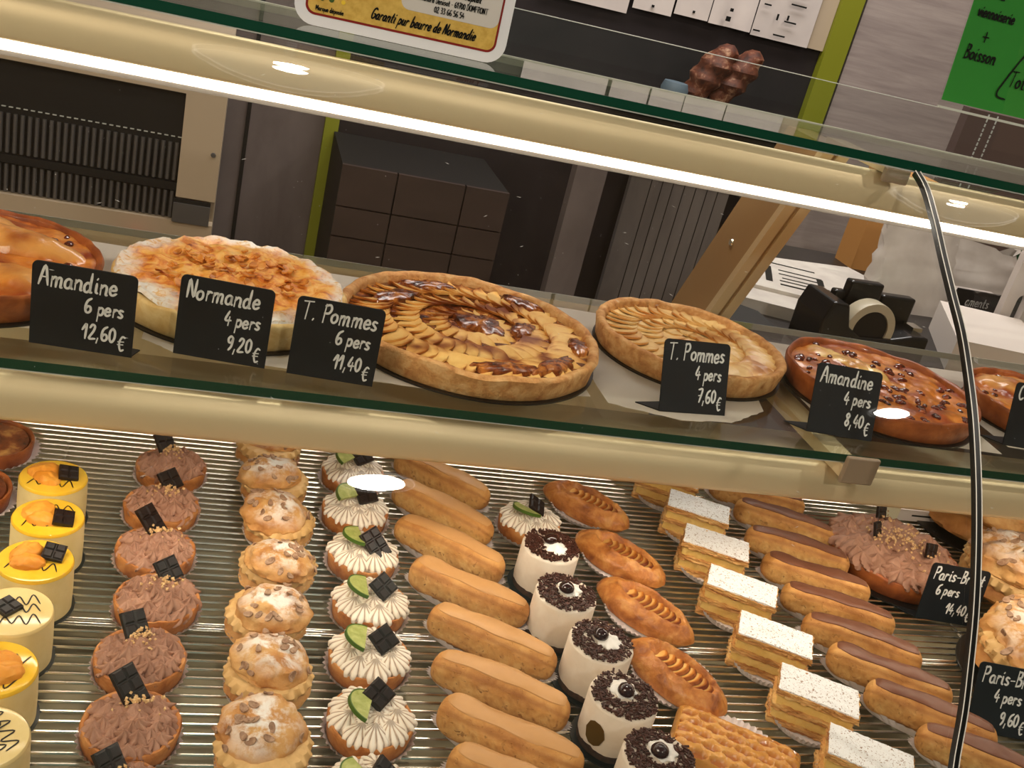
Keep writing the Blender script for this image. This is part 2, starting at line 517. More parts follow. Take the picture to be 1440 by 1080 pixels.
# ------------------------------------------------------------------ handwriting
GL = {
    'A': (4.4, [[(0, 0), (2.2, 10), (4.2, 0)], [(1, 4), (3.4, 4)]]),
    'a': (3.8, [[(3, 4.4), (1.6, 5), (.3, 3.4), (.4, .8), (1.6, 0), (2.8, 1.2), (3, 4.6), (3, 1), (3.7, .1)]]),
    'b': (3.6, [[(.4, 10), (.4, .4), (1.8, 0), (3, 1.4), (2.8, 4), (1.6, 4.8), (.4, 3.6)]]),
    'c': (3.2, [[(2.9, 4.4), (1.6, 5), (.3, 3.4), (.5, .8), (1.8, 0), (3, .8)]]),
    'd': (3.9, [[(3, 4), (1.6, 5), (.3, 3.2), (.5, .5), (1.8, 0), (3, 1.6)], [(3.1, 10), (3, 1), (3.8, .1)]]),
    'e': (3.4, [[(.3, 2.5), (2.9, 2.9), (2.5, 4.7), (1.3, 5), (.2, 3), (.6, .6), (1.8, 0), (3.2, 1)]]),
    'g': (3.6, [[(3, 4.4), (1.6, 5), (.3, 3.2), (.6, .6), (2, .4), (3, 2), (3, 4.6), (2.9, -2.6), (1.4, -3.8), (.2, -2.8)]]),
    'i': (1.7, [[(.6, 5), (.6, .8), (1.3, 0)], [(.6, 7.3), (.8, 7.7)]]),
    'l': (1.8, [[(.6, 10), (.5, 1), (1.4, 0)]]),
    'm': (5.4, [[(.2, 5), (.2, 0)], [(.2, 3.4), (1.2, 5), (2.3, 4.4), (2.3, 0)], [(2.3, 3.4), (3.4, 5), (4.5, 4.4), (4.5, .4), (5, 0)]]),
    'n': (3.6, [[(.2, 5), (.2, 0)], [(.2, 3.2), (1.5, 5), (2.8, 4), (2.8, .4), (3.3, 0)]]),
    'o': (3.5, [[(1.6, 5), (.3, 3.6), (.3, 1.2), (1.6, 0), (3, 1.4), (2.9, 4), (1.6, 5)]]),
    'p': (3.6, [[(.4, 5), (.3, -4)], [(.4, 3.8), (1.7, 5), (3, 3.8), (2.8, 1), (1.5, 0), (.4, 1)]]),
    'q': (3.6, [[(3, 4.4), (1.6, 5), (.3, 3.2), (.6, .6), (2, .2), (3, 2)], [(3, 5), (3, -4)]]),
    'r': (2.6, [[(.3, 5), (.3, 0)], [(.3, 3.2), (1.2, 4.9), (2.4, 4.6)]]),
    's': (2.9, [[(2.4, 4.6), (1, 5), (.4, 3.7), (1.4, 2.6), (2.4, 1.4), (1.6, .1), (.2, .5)]]),
    't': (2.8, [[(1.2, 8.2), (1.1, 1), (2.2, 0)], [(0, 5), (2.4, 5.3)]]),
    'u': (3.7, [[(.3, 5), (.3, 1.2), (1.4, 0), (2.8, 1.4), (2.9, 5), (2.9, 1), (3.5, 0)]]),
    'v': (3.2, [[(.1, 5), (1.5, 0), (2.9, 5)]]),
    'x': (3.2, [[(.2, 5), (2.8, 0)], [(2.8, 5), (.2, 0)]]),
    'B': (3.8, [[(.4, 0), (.4, 10)], [(.4, 9.6), (2.6, 9.4), (2.6, 6.4), (.6, 5.3), (3.2, 4.2), (3.1, 1), (.4, 0)]]),
    'G': (4.6, [[(4, 8.6), (2.6, 10), (.6, 8), (.3, 3), (1.8, 0), (3.8, 1.4), (4, 4.2), (2.4, 4.4)]]),
    'N': (4.4, [[(0.2, 0), (.5, 9.8), (3.4, .4), (3.8, 10)]]),
    'P': (3.9, [[(.5, 0), (.5, 10)], [(.3, 9.3), (2.6, 10), (3.6, 7.8), (2.6, 5.4), (.5, 5)]]),
    'T': (4.6, [[(0, 9.7), (4.4, 10)], [(2.2, 9.8), (2, 0)]]),
    'C': (4.0, [[(3.6, 8.6), (2.2, 10), (.5, 7.6), (.4, 2.6), (2, 0), (3.7, 1.4)]]),
    'S': (3.6, [[(3, 8.8), (1.6, 10), (.4, 8), (1.6, 5.6), (3, 3.2), (1.8, .2), (.2, 1)]]),
    '0': (3.6, [[(1.7, 9.4), (.3, 7), (.3, 2.5), (1.6, 0), (3.1, 2.5), (3.1, 7), (1.7, 9.4)]]),
    '1': (2.6, [[(-.4, 5.6), (1.7, 9.6), (1.6, 0)]]),
    '2': (3.8, [[(.3, 7.5), (1.4, 9.6), (2.9, 8.6), (2.4, 5.4), (.2, .2), (3.5, .3)]]),
    '3': (3.5, [[(.4, 9), (2, 9.6), (2.8, 7.4), (1.2, 5.2), (3, 3.6), (2.6, .6), (.2, .4)]]),
    '4': (3.8, [[(1.8, 9.5), (.2, 3.4), (3.5, 3.4)], [(2.6, 5.6), (2.4, 0)]]),
    '5': (3.5, [[(3, 9.5), (.8, 9.4), (.5, 5.6), (2.2, 5.8), (3, 3), (1.8, 0), (.2, .6)]]),
    '6': (3.7, [[(3, 9.5), (1, 7.6), (.2, 3.6), (.8, .6), (2.2, 0), (3.4, 1.6), (3, 3.8), (1.6, 4.2), (.4, 2.4)]]),
    '7': (3.7, [[(.2, 9.3), (3.4, 9.5), (1.4, 0)], [(.6, 4.8), (3, 5.2)]]),
    '8': (3.6, [[(2.8, 8.8), (1.6, 9.6), (.5, 8), (1.7, 5.2), (3, 2.4), (1.7, 0), (.3, 2), (1.6, 5), (2.9, 7.6), (2.6, 9)]]),
    '9': (3.7, [[(3.1, 8.5), (1.7, 9.6), (.4, 7.6), (1, 5.2), (2.6, 5.6), (3.1, 8.4), (2.8, 3), (1.4, 0)]]),
    '€': (4.0, [[(3.6, 9), (2.2, 9.6), (.9, 6.6), (.9, 3), (2, 0), (3.5, .8)], [(0, 5.9), (3, 6.2)], [(0, 4), (2.8, 4.2)]]),
    'D': (4.2, [[(.4, 0), (.4, 10)], [(.2, 9.8), (2.6, 9.4), (3.8, 6), (3.2, 1.4), (.4, 0)]]),
    'H': (4.4, [[(.4, 0), (.4, 10)], [(3.8, 0), (3.8, 10)], [(.4, 5), (3.8, 5)]]),
    'F': (3.8, [[(.4, 0), (.4, 10)], [(.4, 9.8), (3.5, 9.8)], [(.4, 5.2), (2.9, 5.2)]]),
    'O': (4.6, [[(2.2, 10), (.4, 7.4), (.4, 2.6), (2.2, 0), (4, 2.6), (4, 7.4), (2.2, 10)]]),
    'R': (4.2, [[(.4, 0), (.4, 10)], [(.3, 9.6), (2.8, 10), (3.6, 7.8), (2.6, 5.6), (.4, 5)], [(1.8, 5.2), (3.9, 0)]]),
    'M': (5.4, [[(.3, 0), (.5, 10), (2.6, 3), (4.6, 10), (4.9, 0)]]),
    ',': (1.6, [[(.6, 1), (.1, -2)]]),
    '.': (1.6, [[(.4, 0), (.6, .5)]]),
    '-': (2.8, [[(.2, 3.4), (2.4, 3.6)]]),
    '+': (4.6, [[(2.2, 7), (2.2, 1)], [(0, 4), (4.4, 4.1)]]),
    '&': (4.4, [[(4, 0), (.8, 7.4), (1.8, 9.6), (2.8, 7.6), (.4, 3), (1.6, 0), (3.9, 3.4)]]),
    'é': (3.4, [[(.3, 2.5), (2.9, 2.9), (2.5, 4.7), (1.3, 5), (.2, 3), (.6, .6), (1.8, 0), (3.2, 1)], [(1.4, 6.6), (2.3, 8)]]),
}


def catmull(pts, k=5):
    if len(pts) < 3:
        return [Vector((p[0], p[1])) for p in pts]
    P = [Vector((p[0], p[1])) for p in pts]
    P = [2 * P[0] - P[1]] + P + [2 * P[-1] - P[-2]]
    out = []
    for i in range(1, len(P) - 2):
        a, b, c, d = P[i - 1:i + 3]
        for q in range(k):
            t = q / k
            out.append(0.5 * ((2 * b) + (c - a) * t + (2 * a - 5 * b + 4 * c - d) * t * t + (3 * b - a - 3 * c + d) * t ** 3))
    out.append(P[-2])
    return out


def text_width(txt, size):
    return sum((GL[c][0] + 0.9) if c in GL else 2.6 for c in txt) * size / 10


def stroke(mb, pts, w, T, z=0.0, smooth=True, jag=None):
    q = catmull(pts) if smooth else [Vector((p[0], p[1])) for p in pts]
    a, b = [], []
    for i, p in enumerate(q):
        d = q[min(i + 1, len(q) - 1)] - q[max(i - 1, 0)]
        if d.length < 1e-9:
            d = Vector((1, 0))
        d.normalize()
        nrm = Vector((-d.y, d.x)) * w / 2
        e = p.copy()
        if i == 0:
            e = p - d * w * 0.4
        elif i == len(q) - 1:
            e = p + d * w * 0.4
        k = 0.55 if i in (0, len(q) - 1) else 1.0
        a.append((e.x + nrm.x * k, e.y + nrm.y * k))
        b.append((e.x - nrm.x * k, e.y - nrm.y * k))
    h = z + 0.00025
    P = np.array([[(x, y, z) for x, y in a], [(x, y, h) for x, y in a], [(x, y, h) for x, y in b], [(x, y, z) for x, y in b]])
    sh = P.shape
    mb.grid(tf(T, P.reshape(-1, 3)).reshape(sh), flip=True)


def write(mb, txt, x, y, size, w, T, shear=0.0, align='l', rng=None, z=0.0, xs=1.0):
    """strokes of TXT in the local xy plane of T, baseline at (x, y), capital height SIZE"""
    W = text_width(txt, size) * xs
    if align == 'r':
        x -= W
    elif align == 'c':
        x -= W / 2
    k = size / 10
    for c in txt:
        if c not in GL:
            x += 2.6 * k * xs
            continue
        adv, ss = GL[c]
        jx, jy = (rng.uniform(-.25, .25), rng.uniform(-.3, .3)) if rng else (0, 0)
        for st in ss:
            stroke(mb, [(x + (px * xs + jx + shear * py) * k, y + (py + jy) * k) for px, py in st], w, T, z)
        x += (adv + 0.9) * k * xs
    return x


# ------------------------------------------------------------------ the shop behind the display case
def stone(name, c1, c2, sc, stretch, rough=0.6):
    t = NT(name)
    co = t.coord(False, stretch)
    a = t.noise(co, sc, 6, 0.65, 0.5)
    t.base(t.ramp(a, [(0.3, c1), (0.7, c2)]))
    t.set(rough, 0.3)
    return t.m


M['wall'] = stone('grey_taupe_panel', s(98, 88, 86), s(124, 113, 110), 5, (1, 1, 0.6))
M['wood_grey'] = stone('limed_oak_panel', s(150, 137, 134), s(178, 165, 160), 4, (1, 1, 14))
M['lime_trim'] = plain('lime_green_trim', s(134, 138, 34), 0.5)
M['dark_recess'] = stone('dark_recess', s(34, 29, 31), s(48, 41, 42), 4, (1, 1, 1), 0.5)
M['brown_door'] = stone('dark_brown_laminate', s(62, 50, 46), s(74, 60, 55), 6, (1, 1, 4), 0.5)
M['groove'] = plain('dark_groove', s(20, 17, 16), 0.7)
M['slat_grey'] = stone('grey_board', s(118, 110, 108), s(136, 128, 124), 6, (3, 1, 0.5), 0.6)
M['machine'] = plain('cream_machine_casing', s(190, 172, 148), 0.5)
M['fin'] = plain('grey_fin', s(96, 94, 94), 0.5, 0.4, 0.3)
M['black'] = plain('matt_black', s(20, 19, 20), 0.6)
M['black_gloss'] = plain('glossy_black_plastic', s(20, 20, 22), 0.25, 0.5)
M['notice'] = plain('notice_paper', s(222, 212, 206), 0.8, vary=(6, s(206, 196, 192)))
M['bag_plastic'] = plain('white_bag', s(200, 192, 186), 0.6, vary=(14, s(176, 166, 160)))
M['board_white'] = plain('white_cutting_board', s(214, 204, 200), 0.5)
M['floor'] = stone('shop_floor', s(96, 84, 72), s(120, 106, 92), 6, (1, 1, 1), 0.4)
M['ceiling'] = plain('warm_white_ceiling', s(206, 190, 166), 0.8)
M['shop_wall'] = plain('beige_wall', s(176, 156, 128), 0.8)
M['ceil_disc'] = emit('luminous_ceiling_disc', (1, .9, .78), .7)
M['ceil_rim'] = emit('bright_disc_rim', (1, .94, .86), 2.6)
M['newsprint'] = plain('leaflet_paper', s(214, 208, 200), 0.7, vary=(20, s(198, 190, 184)))
M['green_ink'] = plain('green_ink', s(20, 130, 66), 0.7)
M['sign_green'] = plain('green_card', s(52, 150, 52), 0.7)
M['tan_box'] = plain('tan_cardboard', s(196, 140, 78), 0.7)
M['tape'] = plain('clear_tape_roll', s(200, 190, 166), 0.3)
M['red'] = plain('red_ball', s(190, 22, 26), 0.35)
M['bread'] = food('dark_bread', [(0.35, s(58, 28, 18)), (0.55, s(104, 54, 32)), (0.72, s(190, 150, 120))], 34, 0.6, (60, 0.6, 0.003))
M['worktop'] = plain('dark_worktop', s(40, 36, 36), 0.4)


def slab(name, m, x0, x1, y0, y1, z0, z1, parent=None):
    b = MB()
    b.box(x0, x1, y0, y1, z0, z1)
    return b.build(name, m, parent, smooth=False)


struct(slab('floor', 'floor', -2.6, 3.6, -3.2, 1.96, FLOOR - 0.05, FLOOR))
struct(slab('ceiling', 'ceiling', -2.6, 3.6, -3.2, 1.96, CEIL, CEIL + 0.05))
struct(slab('wall_back', 'wall', -2.6, 3.6, 1.90, 1.96, FLOOR, CEIL))
M['teal_wall'] = plain('teal_grey_wall', s(96, 124, 118), 0.8)
struct(slab('wall_front', 'teal_wall', -2.6, 3.6, -3.26, -3.2, FLOOR, CEIL))
struct(slab('wall_left', 'shop_wall', -2.66, -2.6, -3.2, 1.96, FLOOR, CEIL))
struct(slab('wall_right', 'shop_wall', 3.6, 3.66, -3.2, 1.96, FLOOR, CEIL))
struct(slab('trim_1', 'groove', 0.036, 0.046, 1.895, 1.90, FLOOR, 0.6))
struct(slab('trim_2', 'lime_trim', 0.229, 0.264, 1.875, 1.90, FLOOR, CEIL))
struct(slab('trim_3', 'lime_trim', 1.512, 1.578, 1.86, 1.90, FLOOR, CEIL))
struct(slab('trim_4', 'dark_recess', 0.264, 1.512, 1.885, 1.90, FLOOR, CEIL))
struct(slab('trim_5', 'wood_grey', 1.590, 2.6, 1.87, 1.90, FLOOR, CEIL))
struct(slab('trim_6', 'groove', 1.578, 1.590, 1.88, 1.90, FLOOR, CEIL))


def grille_unit():
    t = empty('refrigeration_unit', (-0.45, 1.5, FLOOR))
    tag(t, 'cream refrigeration cabinet with a dark finned grille behind the left tarts', 'refrigerator')
    o = Vector((-0.45, 1.5, FLOOR))

    def P(name, m, x0, x1, y0, y1, z0, z1):
        return slab(name, m, x0 - o.x, x1 - o.x, y0 - o.y, y1 - o.y, z0 - o.z, z1 - o.z, t)
    b = MB()
    for q in ((-1.1, -0.012, 1.53, 1.87, FLOOR, 0.05), (-1.1, -0.012, 1.5, 1.53, FLOOR, -0.355), (-1.1, -0.012, 1.5, 1.53, -0.075, 0.05),
              (-0.095, -0.012, 1.5, 1.53, -0.30, -0.075), (-1.1, -0.9, 1.5, 1.53, -0.355, -0.075)):
        b.box(q[0] - o.x, q[1] - o.x, q[2] - o.y, q[3] - o.y, q[4] - o.z, q[5] - o.z)
    b.build('casing', 'machine', t, smooth=False)
    P('grille_back', 'black', -0.9, -0.095, 1.522, 1.529, -0.355, -0.075)
    g = MB()
    x = -0.896
    while x < -0.1:
        for z0, z1 in ((-0.268, -0.186), (-0.352, -0.292)):
            g.tube([(x - o.x, 1.514 - o.y, z0 - o.z), (x - o.x, 1.514 - o.y, z1 - o.z)], 0.0043, 6)
        x += 0.0139
    g.build('grille_fins', 'fin', t)
    d = MB()
    x = -0.896
    while x < -0.1:
        d.box(x - o.x, x + 0.008 - o.x, 1.516 - o.y, 1.52 - o.y, -0.1745 - o.z, -0.1725 - o.z)
        x += 0.0139
    d.build('dashed_strip', 'bright_edge', t, smooth=False)
    P('grille_bar', 'black', -0.9, -0.095, 1.508, 1.52, -0.289, -0.272)
    P('lower_plate', 'fin', -0.098, -0.02, 1.494, 1.502, -0.356, -0.312)
    P('plate_gap', 'black', -0.098, -0.02, 1.497, 1.502, -0.312, -0.303)
    sc = MB()
    sc.lathe([(0.0, -0.004), (0.0045, -0.004), (0.0055, 0.0)], 12)
    so = sc.build('screw', 'fin', t)
    so.location = Vector((-0.027, 1.4985, -0.195)) - o
    so.rotation_euler = (math.radians(-90), 0, 0)


grille_unit()
rb = MB()
rb.lathe([(0.022 * math.sin(a), -0.022 * math.cos(a)) for a in np.linspace(0.02, math.pi - 0.02, 14)], 24)
ro = rb.build('red_knob', 'red')
ro.location = (-0.172, 1.476, -0.405)
tag(ro, 'small round red knob on the cream refrigeration cabinet', 'knob')


def cupboard():
    t = empty('cupboard', (0.45, 1.7, FLOOR))
    tag(t, 'low dark brown cupboard with square doors against the back wall', 'cupboard')
    o = t.location

    def P(name, m, x0, x1, y0, y1, z0, z1):
        return slab(name, m, x0 - o.x, x1 - o.x, y0 - o.y, y1 - o.y, z0 - o.z, z1 - o.z, t)
    P('body', 'groove', 0.255, 0.655, 1.56, 1.88, FLOOR, -0.176)
    for x0, x1 in ((0.255, 0.382), (0.386, 0.545), (0.549, 0.655)):
        for z0, z1 in ((-0.272, -0.176), (-0.345, -0.276), (-0.56, -0.349)):
            P('door', 'brown_door', x0, x1, 1.548, 1.56, z0, z1)


cupboard()
side = slab('side_panel', 'wall', 0.82, 0.90, 1.6, 1.64, FLOOR, -0.02)
tag(side, 'narrow dark grey upright panel between the brown cupboard and grooved board', 'panel')


def grooved_board():
    t = empty('grooved_board', (1.21, 1.85, FLOOR))
    tag(t, 'grey board with vertical grooves leaning on the back wall', 'board')
    b = MB()
    b.box(-0.145, 0.155, 0.0, 0.02, 0, 1.04)
    b.build('sheet', 'slat_grey', t, smooth=False)
    g = MB()
    for x in (-0.085, -0.052, -0.02, 0.015, 0.05, 0.085, 0.118):
        g.box(x, x + 0.0022, -0.001, 0.001, 0, 0.99 + 0.03 * math.sin(x * 90))
    g.build('groove_lines', 'groove', t, smooth=False)


grooved_board()


def notices():
    spec = [(0.70, 0.935, 0.262, 'white paper notice pinned high on the back wall, left of the others'),
            (0.945, 1.054, 0.280, 'blank white sheet pinned between two other notices'),
            (1.058, 1.155, 0.290, 'narrow white sheet with one black pin beside the curling sheet'),
            (1.158, 1.280, 0.288, 'curling white sheet with folded corner on the back wall'),
            (1.284, 1.458, 0.284, 'white printed planner sheet with short black lines')]
    for i, (x0, x1, z0, lab) in enumerate(spec):
        b = MB()
        P = np.zeros((5, 9, 3))
        for j in range(5):
            for k in range(9):
                u = k / 8
                P[j, k] = (x0 + (x1 - x0) * u, 1.872 - 0.004 * i % 0.009 - (0.018 * (u - .5) ** 2 + 0.006 * math.sin(u * 9) * (1 - j / 4) if i == 3 else 0),
                           z0 + 0.03 * j * (j + 1) / 2)
        b.grid(P)
        rng = random.Random(i)
        o = b.build('paper_notice', 'notice')
        tag(o, lab, 'notice', 'papers on the back wall')
        c = MB()
        if i in (1, 2):
            c.box(x0 + 0.05, x0 + 0.056, 1.862, 1.866, z0 + 0.012, z0 + 0.018)
        if i == 3:
            for q in ((0.04, 0.015, 0.012, 0.012), (0.045, 0.04, 0.008, 0.008)):
                c.box(x0 + q[0], x0 + q[0] + q[2], 1.848, 1.852, z0 + q[1], z0 + q[1] + q[3])
        if i == 4:
            for q in ((0.0, 0.012, 0.02), (0.06, 0.012, 0.035), (0.08, 0.05, 0.035), (0.01, 0.08, 0.02), (0.085, 0.095, 0.045), (0.012, 0.115, 0.018), (0.08, 0.12, 0.05)):
                c.box(x0 + q[0], x0 + q[0] + q[2], 1.854, 1.856, z0 + q[1], z0 + q[1] + 0.004)
            c.box(x0 + 0.055, x0 + 0.06, 1.854, 1.856, z0 + 0.05, z0 + 0.066)
            c.box(x0 + 0.085, x0 + 0.09, 1.854, 1.856, z0 + 0.055, z0 + 0.068)
        if c.n:
            c.build('printed_marks', 'ink', o, smooth=False)
    f = slab('edge_strip', 'machine', 1.462, 1.511, 1.872, 1.884, 0.285, 0.9)
    tag(f, 'plain cream strip beside the right green wall trim', 'strip')


notices()


def bread_bag():
    t = empty('bread_bag', (1.155, 1.74, -0.004))
    tag(t, 'dark crusty loaves in a clear bag on the wall shelf', 'bread')
    for i, (dx, tilt) in enumerate(((-0.040, 0.40), (0.025, 0.45))):
        b = MB()
        P = np.zeros((18, 20, 3))
        for j in range(18):
            u = j / 17
            for k in range(20):
                a = 2 * math.pi * k / 20
                r = 0.046 * max(0.02, math.sin(math.pi * min(max(u, 0.001), 0.999))) ** 0.4
                r *= 1 + 0.12 * math.sin(u * 24 + a) + 0.1 * nz(u * 4 + i, math.cos(a), math.sin(a))
                P[j, k] = (dx + r * math.cos(a) + tilt * 0.17 * u, r * math.sin(a), 0.10 + 0.16 * u)
        b.grid(P, wrap_u=True)
        b.build('loaf', 'bread', t)
    slab_o = slab('wall_shelf', 'brown_door', 0.95, 1.50, 1.66, 1.885, 0.075, 0.095)
    tag(slab_o, 'dark wooden shelf on the back wall under the bread', 'shelf')
    b = MB()
    b.lathe([(0.0, 0.0), (0.032, 0), (0.036, 0.03), (0.03, 0.046), (0, 0.046)], 24)
    o = b.build('blue_bowl', plain('blue_grey_plastic', s(96, 112, 124), 0.5))
    o.location = (1.055, 1.71, 0.095)
    tag(o, 'small blue-grey bowl beside the dark loaves', 'bowl')


bread_bag()


def stitched_panel():
    t = empty('stitched_panel', (1.95, 1.42, FLOOR))
    tag(t, 'brown panel with two pale stitched lines below the green price sign', 'panel')
    b = MB()
    b.box(-0.262, 0.03, 0, 0.03, 0, 1.36)
    b.build('board', plain('brown_leatherette', s(96, 78, 74), 0.5), t, smooth=False)
    for x in (-0.208, -0.182):
        g = MB()
        z = 0.6
        while z < 1.355:
            g.box(x, x + 0.003, -0.002, 0.001, z, z + 0.008)
            z += 0.0115
        g.build('stitching', 'bright_edge', t, smooth=False)
    g2 = slab('green_stand', plain('dark_green_panel', s(26, 70, 40), 0.5), 1.985, 2.2, 1.42, 1.45, FLOOR, 0.36)
    tag(g2, 'dark green panel at the far right behind the counter', 'panel')


stitched_panel()

# ------------------------------------------------------------------ worktop behind the case and what stands on it
WT = -0.06
WP = [(0.675, 0.46), (2.3, 0.46), (2.3, 1.06), (1.02, 1.06)]
b = MB()
b.prism(WP, WT - 0.03, WT)
wt = b.build('rear_worktop', 'worktop', smooth=False)
tag(wt, 'dark worktop behind the display case on the right', 'worktop')
b = MB()
b.prism([(0.70, 0.475), (2.28, 0.475), (2.28, 1.04), (1.03, 1.04)], FLOOR, WT - 0.03)
wl = b.build('worktop_base', 'brown_door', smooth=False)
tag(wl, 'dark cabinet under the worktop behind the display case', 'cabinet')


def leaflets():
    def sheet(name, pts, z, h, m):
        b = MB()
        b.prism(pts, z, z + h)
        return b.build(name, m, smooth=False)
    o = sheet('leaflet_pile', [(0.80, 0.60), (1.03, 0.53), (1.06, 0.60), (1.085, 0.70), (1.09, 0.80), (1.06, 0.84), (0.90, 0.81), (0.83, 0.70)], WT, 0.02, 'newsprint')
    tag(o, 'pile of crumpled white printed bags under the flat leaflet', 'paper bags')
    o2 = sheet('printed_leaflet', [(0.84, 0.66), (1.06, 0.60), (1.10, 0.70), (1.165, 0.82), (1.15, 0.87), (0.92, 0.84)], WT + 0.02, 0.006, 'newsprint')
    tag(o2, 'flat white leaflet with black and green print on the pile', 'leaflet')
    k, gk = MB(), MB()
    Z = WT + 0.0262

    def bar(b, u, v, lu, lv):
        o_ = np.array((0.86, 0.67))
        du = np.array((0.245, -0.062)) / 0.2527
        dv = np.array((0.08, 0.18)) / 0.197
        q = [o_ + du * a + dv * c for a, c in ((u, v), (u + lu, v), (u + lu, v + lv), (u, v + lv))]
        b.prism([tuple(p) for p in q], Z, Z + 0.0004)
    for u, v, lu, lv in ((0.01, .155, .10, .006), (0.015, .03, .012, .10), (0.04, .02, .05, .008), (.04, .045, .06, .005), (.045, .065, .06, .005),
                         (.04, .09, .07, .005), (.04, .115, .08, .005), (.11, .01, .02, .05), (.11, .075, .012, .04), (.14, .02, .02, .045)):
        bar(k, u, v, lu, lv)
    for i in range(5):
        bar(gk, .15 + .008 * i, .05 + .018 * i, .055, .0035)
        bar(k, .2, .02 + .018 * i, .022, .004)
    q = [(1.118 + .014 * math.cos(a), .735 + .02 * math.sin(a)) for a in np.linspace(0, 2 * math.pi, 18, False)]
    gk.prism(q, Z, Z + 0.0005)
    k.build('black_print', 'ink', o2, smooth=False)
    gk.build('green_print', 'green_ink', o2, smooth=False)
    o3 = sheet('black_folder', [(0.725, 0.475), (0.815, 0.472), (0.815, 0.565), (0.79, 0.585), (0.76, 0.575)], WT, 0.012, 'black')
    o3.location.z = 0
    tag(o3, 'flat black folder in front of the paper pile', 'folder')


leaflets()


def tape_dispenser():
    t = empty('tape_dispenser', (0.93, 0.47, WT))
    t.rotation_euler = (0, 0, math.radians(4))
    tag(t, 'black weighted tape dispenser with a clear roll behind the tarts', 'tape dispenser')
    b = MB()
    prof = [(-.092, 0), (.098, 0), (.104, .012), (.102, .05), (.07, .05), (.035, .042), (-.02, .040), (-.045, .052), (-.058, .086), (-.085, .088), (-.094, .06)]
    for y0, y1 in ((-.038, .038),):
        v = [(x, z) for x, z in prof]
        P = [(x, z) for x, z in v]
        T = Matrix(((1, 0, 0, 0), (0, 0, 1, 0), (0, 1, 0, 0), (0, 0, 0, 1)))
        b.prism(P, y0, y1, T=T)
    for (x0, x1, y0, y1, z0, z1) in ((-.03, .03, .012, .03, .04, .108), (.035, .098, .014, .034, .04, .092), (-.05, -.03, .015, .03, .04, .09)):
        b.box(x0, x1, y0, y1, z0, z1)
    o = b.build('body', 'black_gloss', t, smooth=False)
    bv = o.modifiers.new('bevel', 'BEVEL')
    bv.width = 0.004
    bv.segments = 3
    r = MB()
    r.lathe([(0.030, -0.012), (0.042, -0.012), (0.0425, -0.010), (0.0425, 0.010), (0.042, 0.012), (0.030, 0.012), (0.030, -0.012)], 40)
    ro = r.build('tape_roll', 'tape', t)
    ro.location = (-0.006, -0.022, 0.050)
    ro.rotation_euler = (math.radians(90), 0, 0)
    h = MB()
    h.lathe([(0.0, -0.010), (0.029, -0.010), (0.029, 0.010), (0, 0.010)], 30)
    ho = h.build('roll_hub', 'black', t)
    ho.location = (-0.006, -0.022, 0.050)
    ho.rotation_euler = (math.radians(90), 0, 0)
    c = slab('cutter_blade', 'chrome', 0.088, 0.106, -0.012, 0.012, 0.050, 0.056, t)


tape_dispenser()


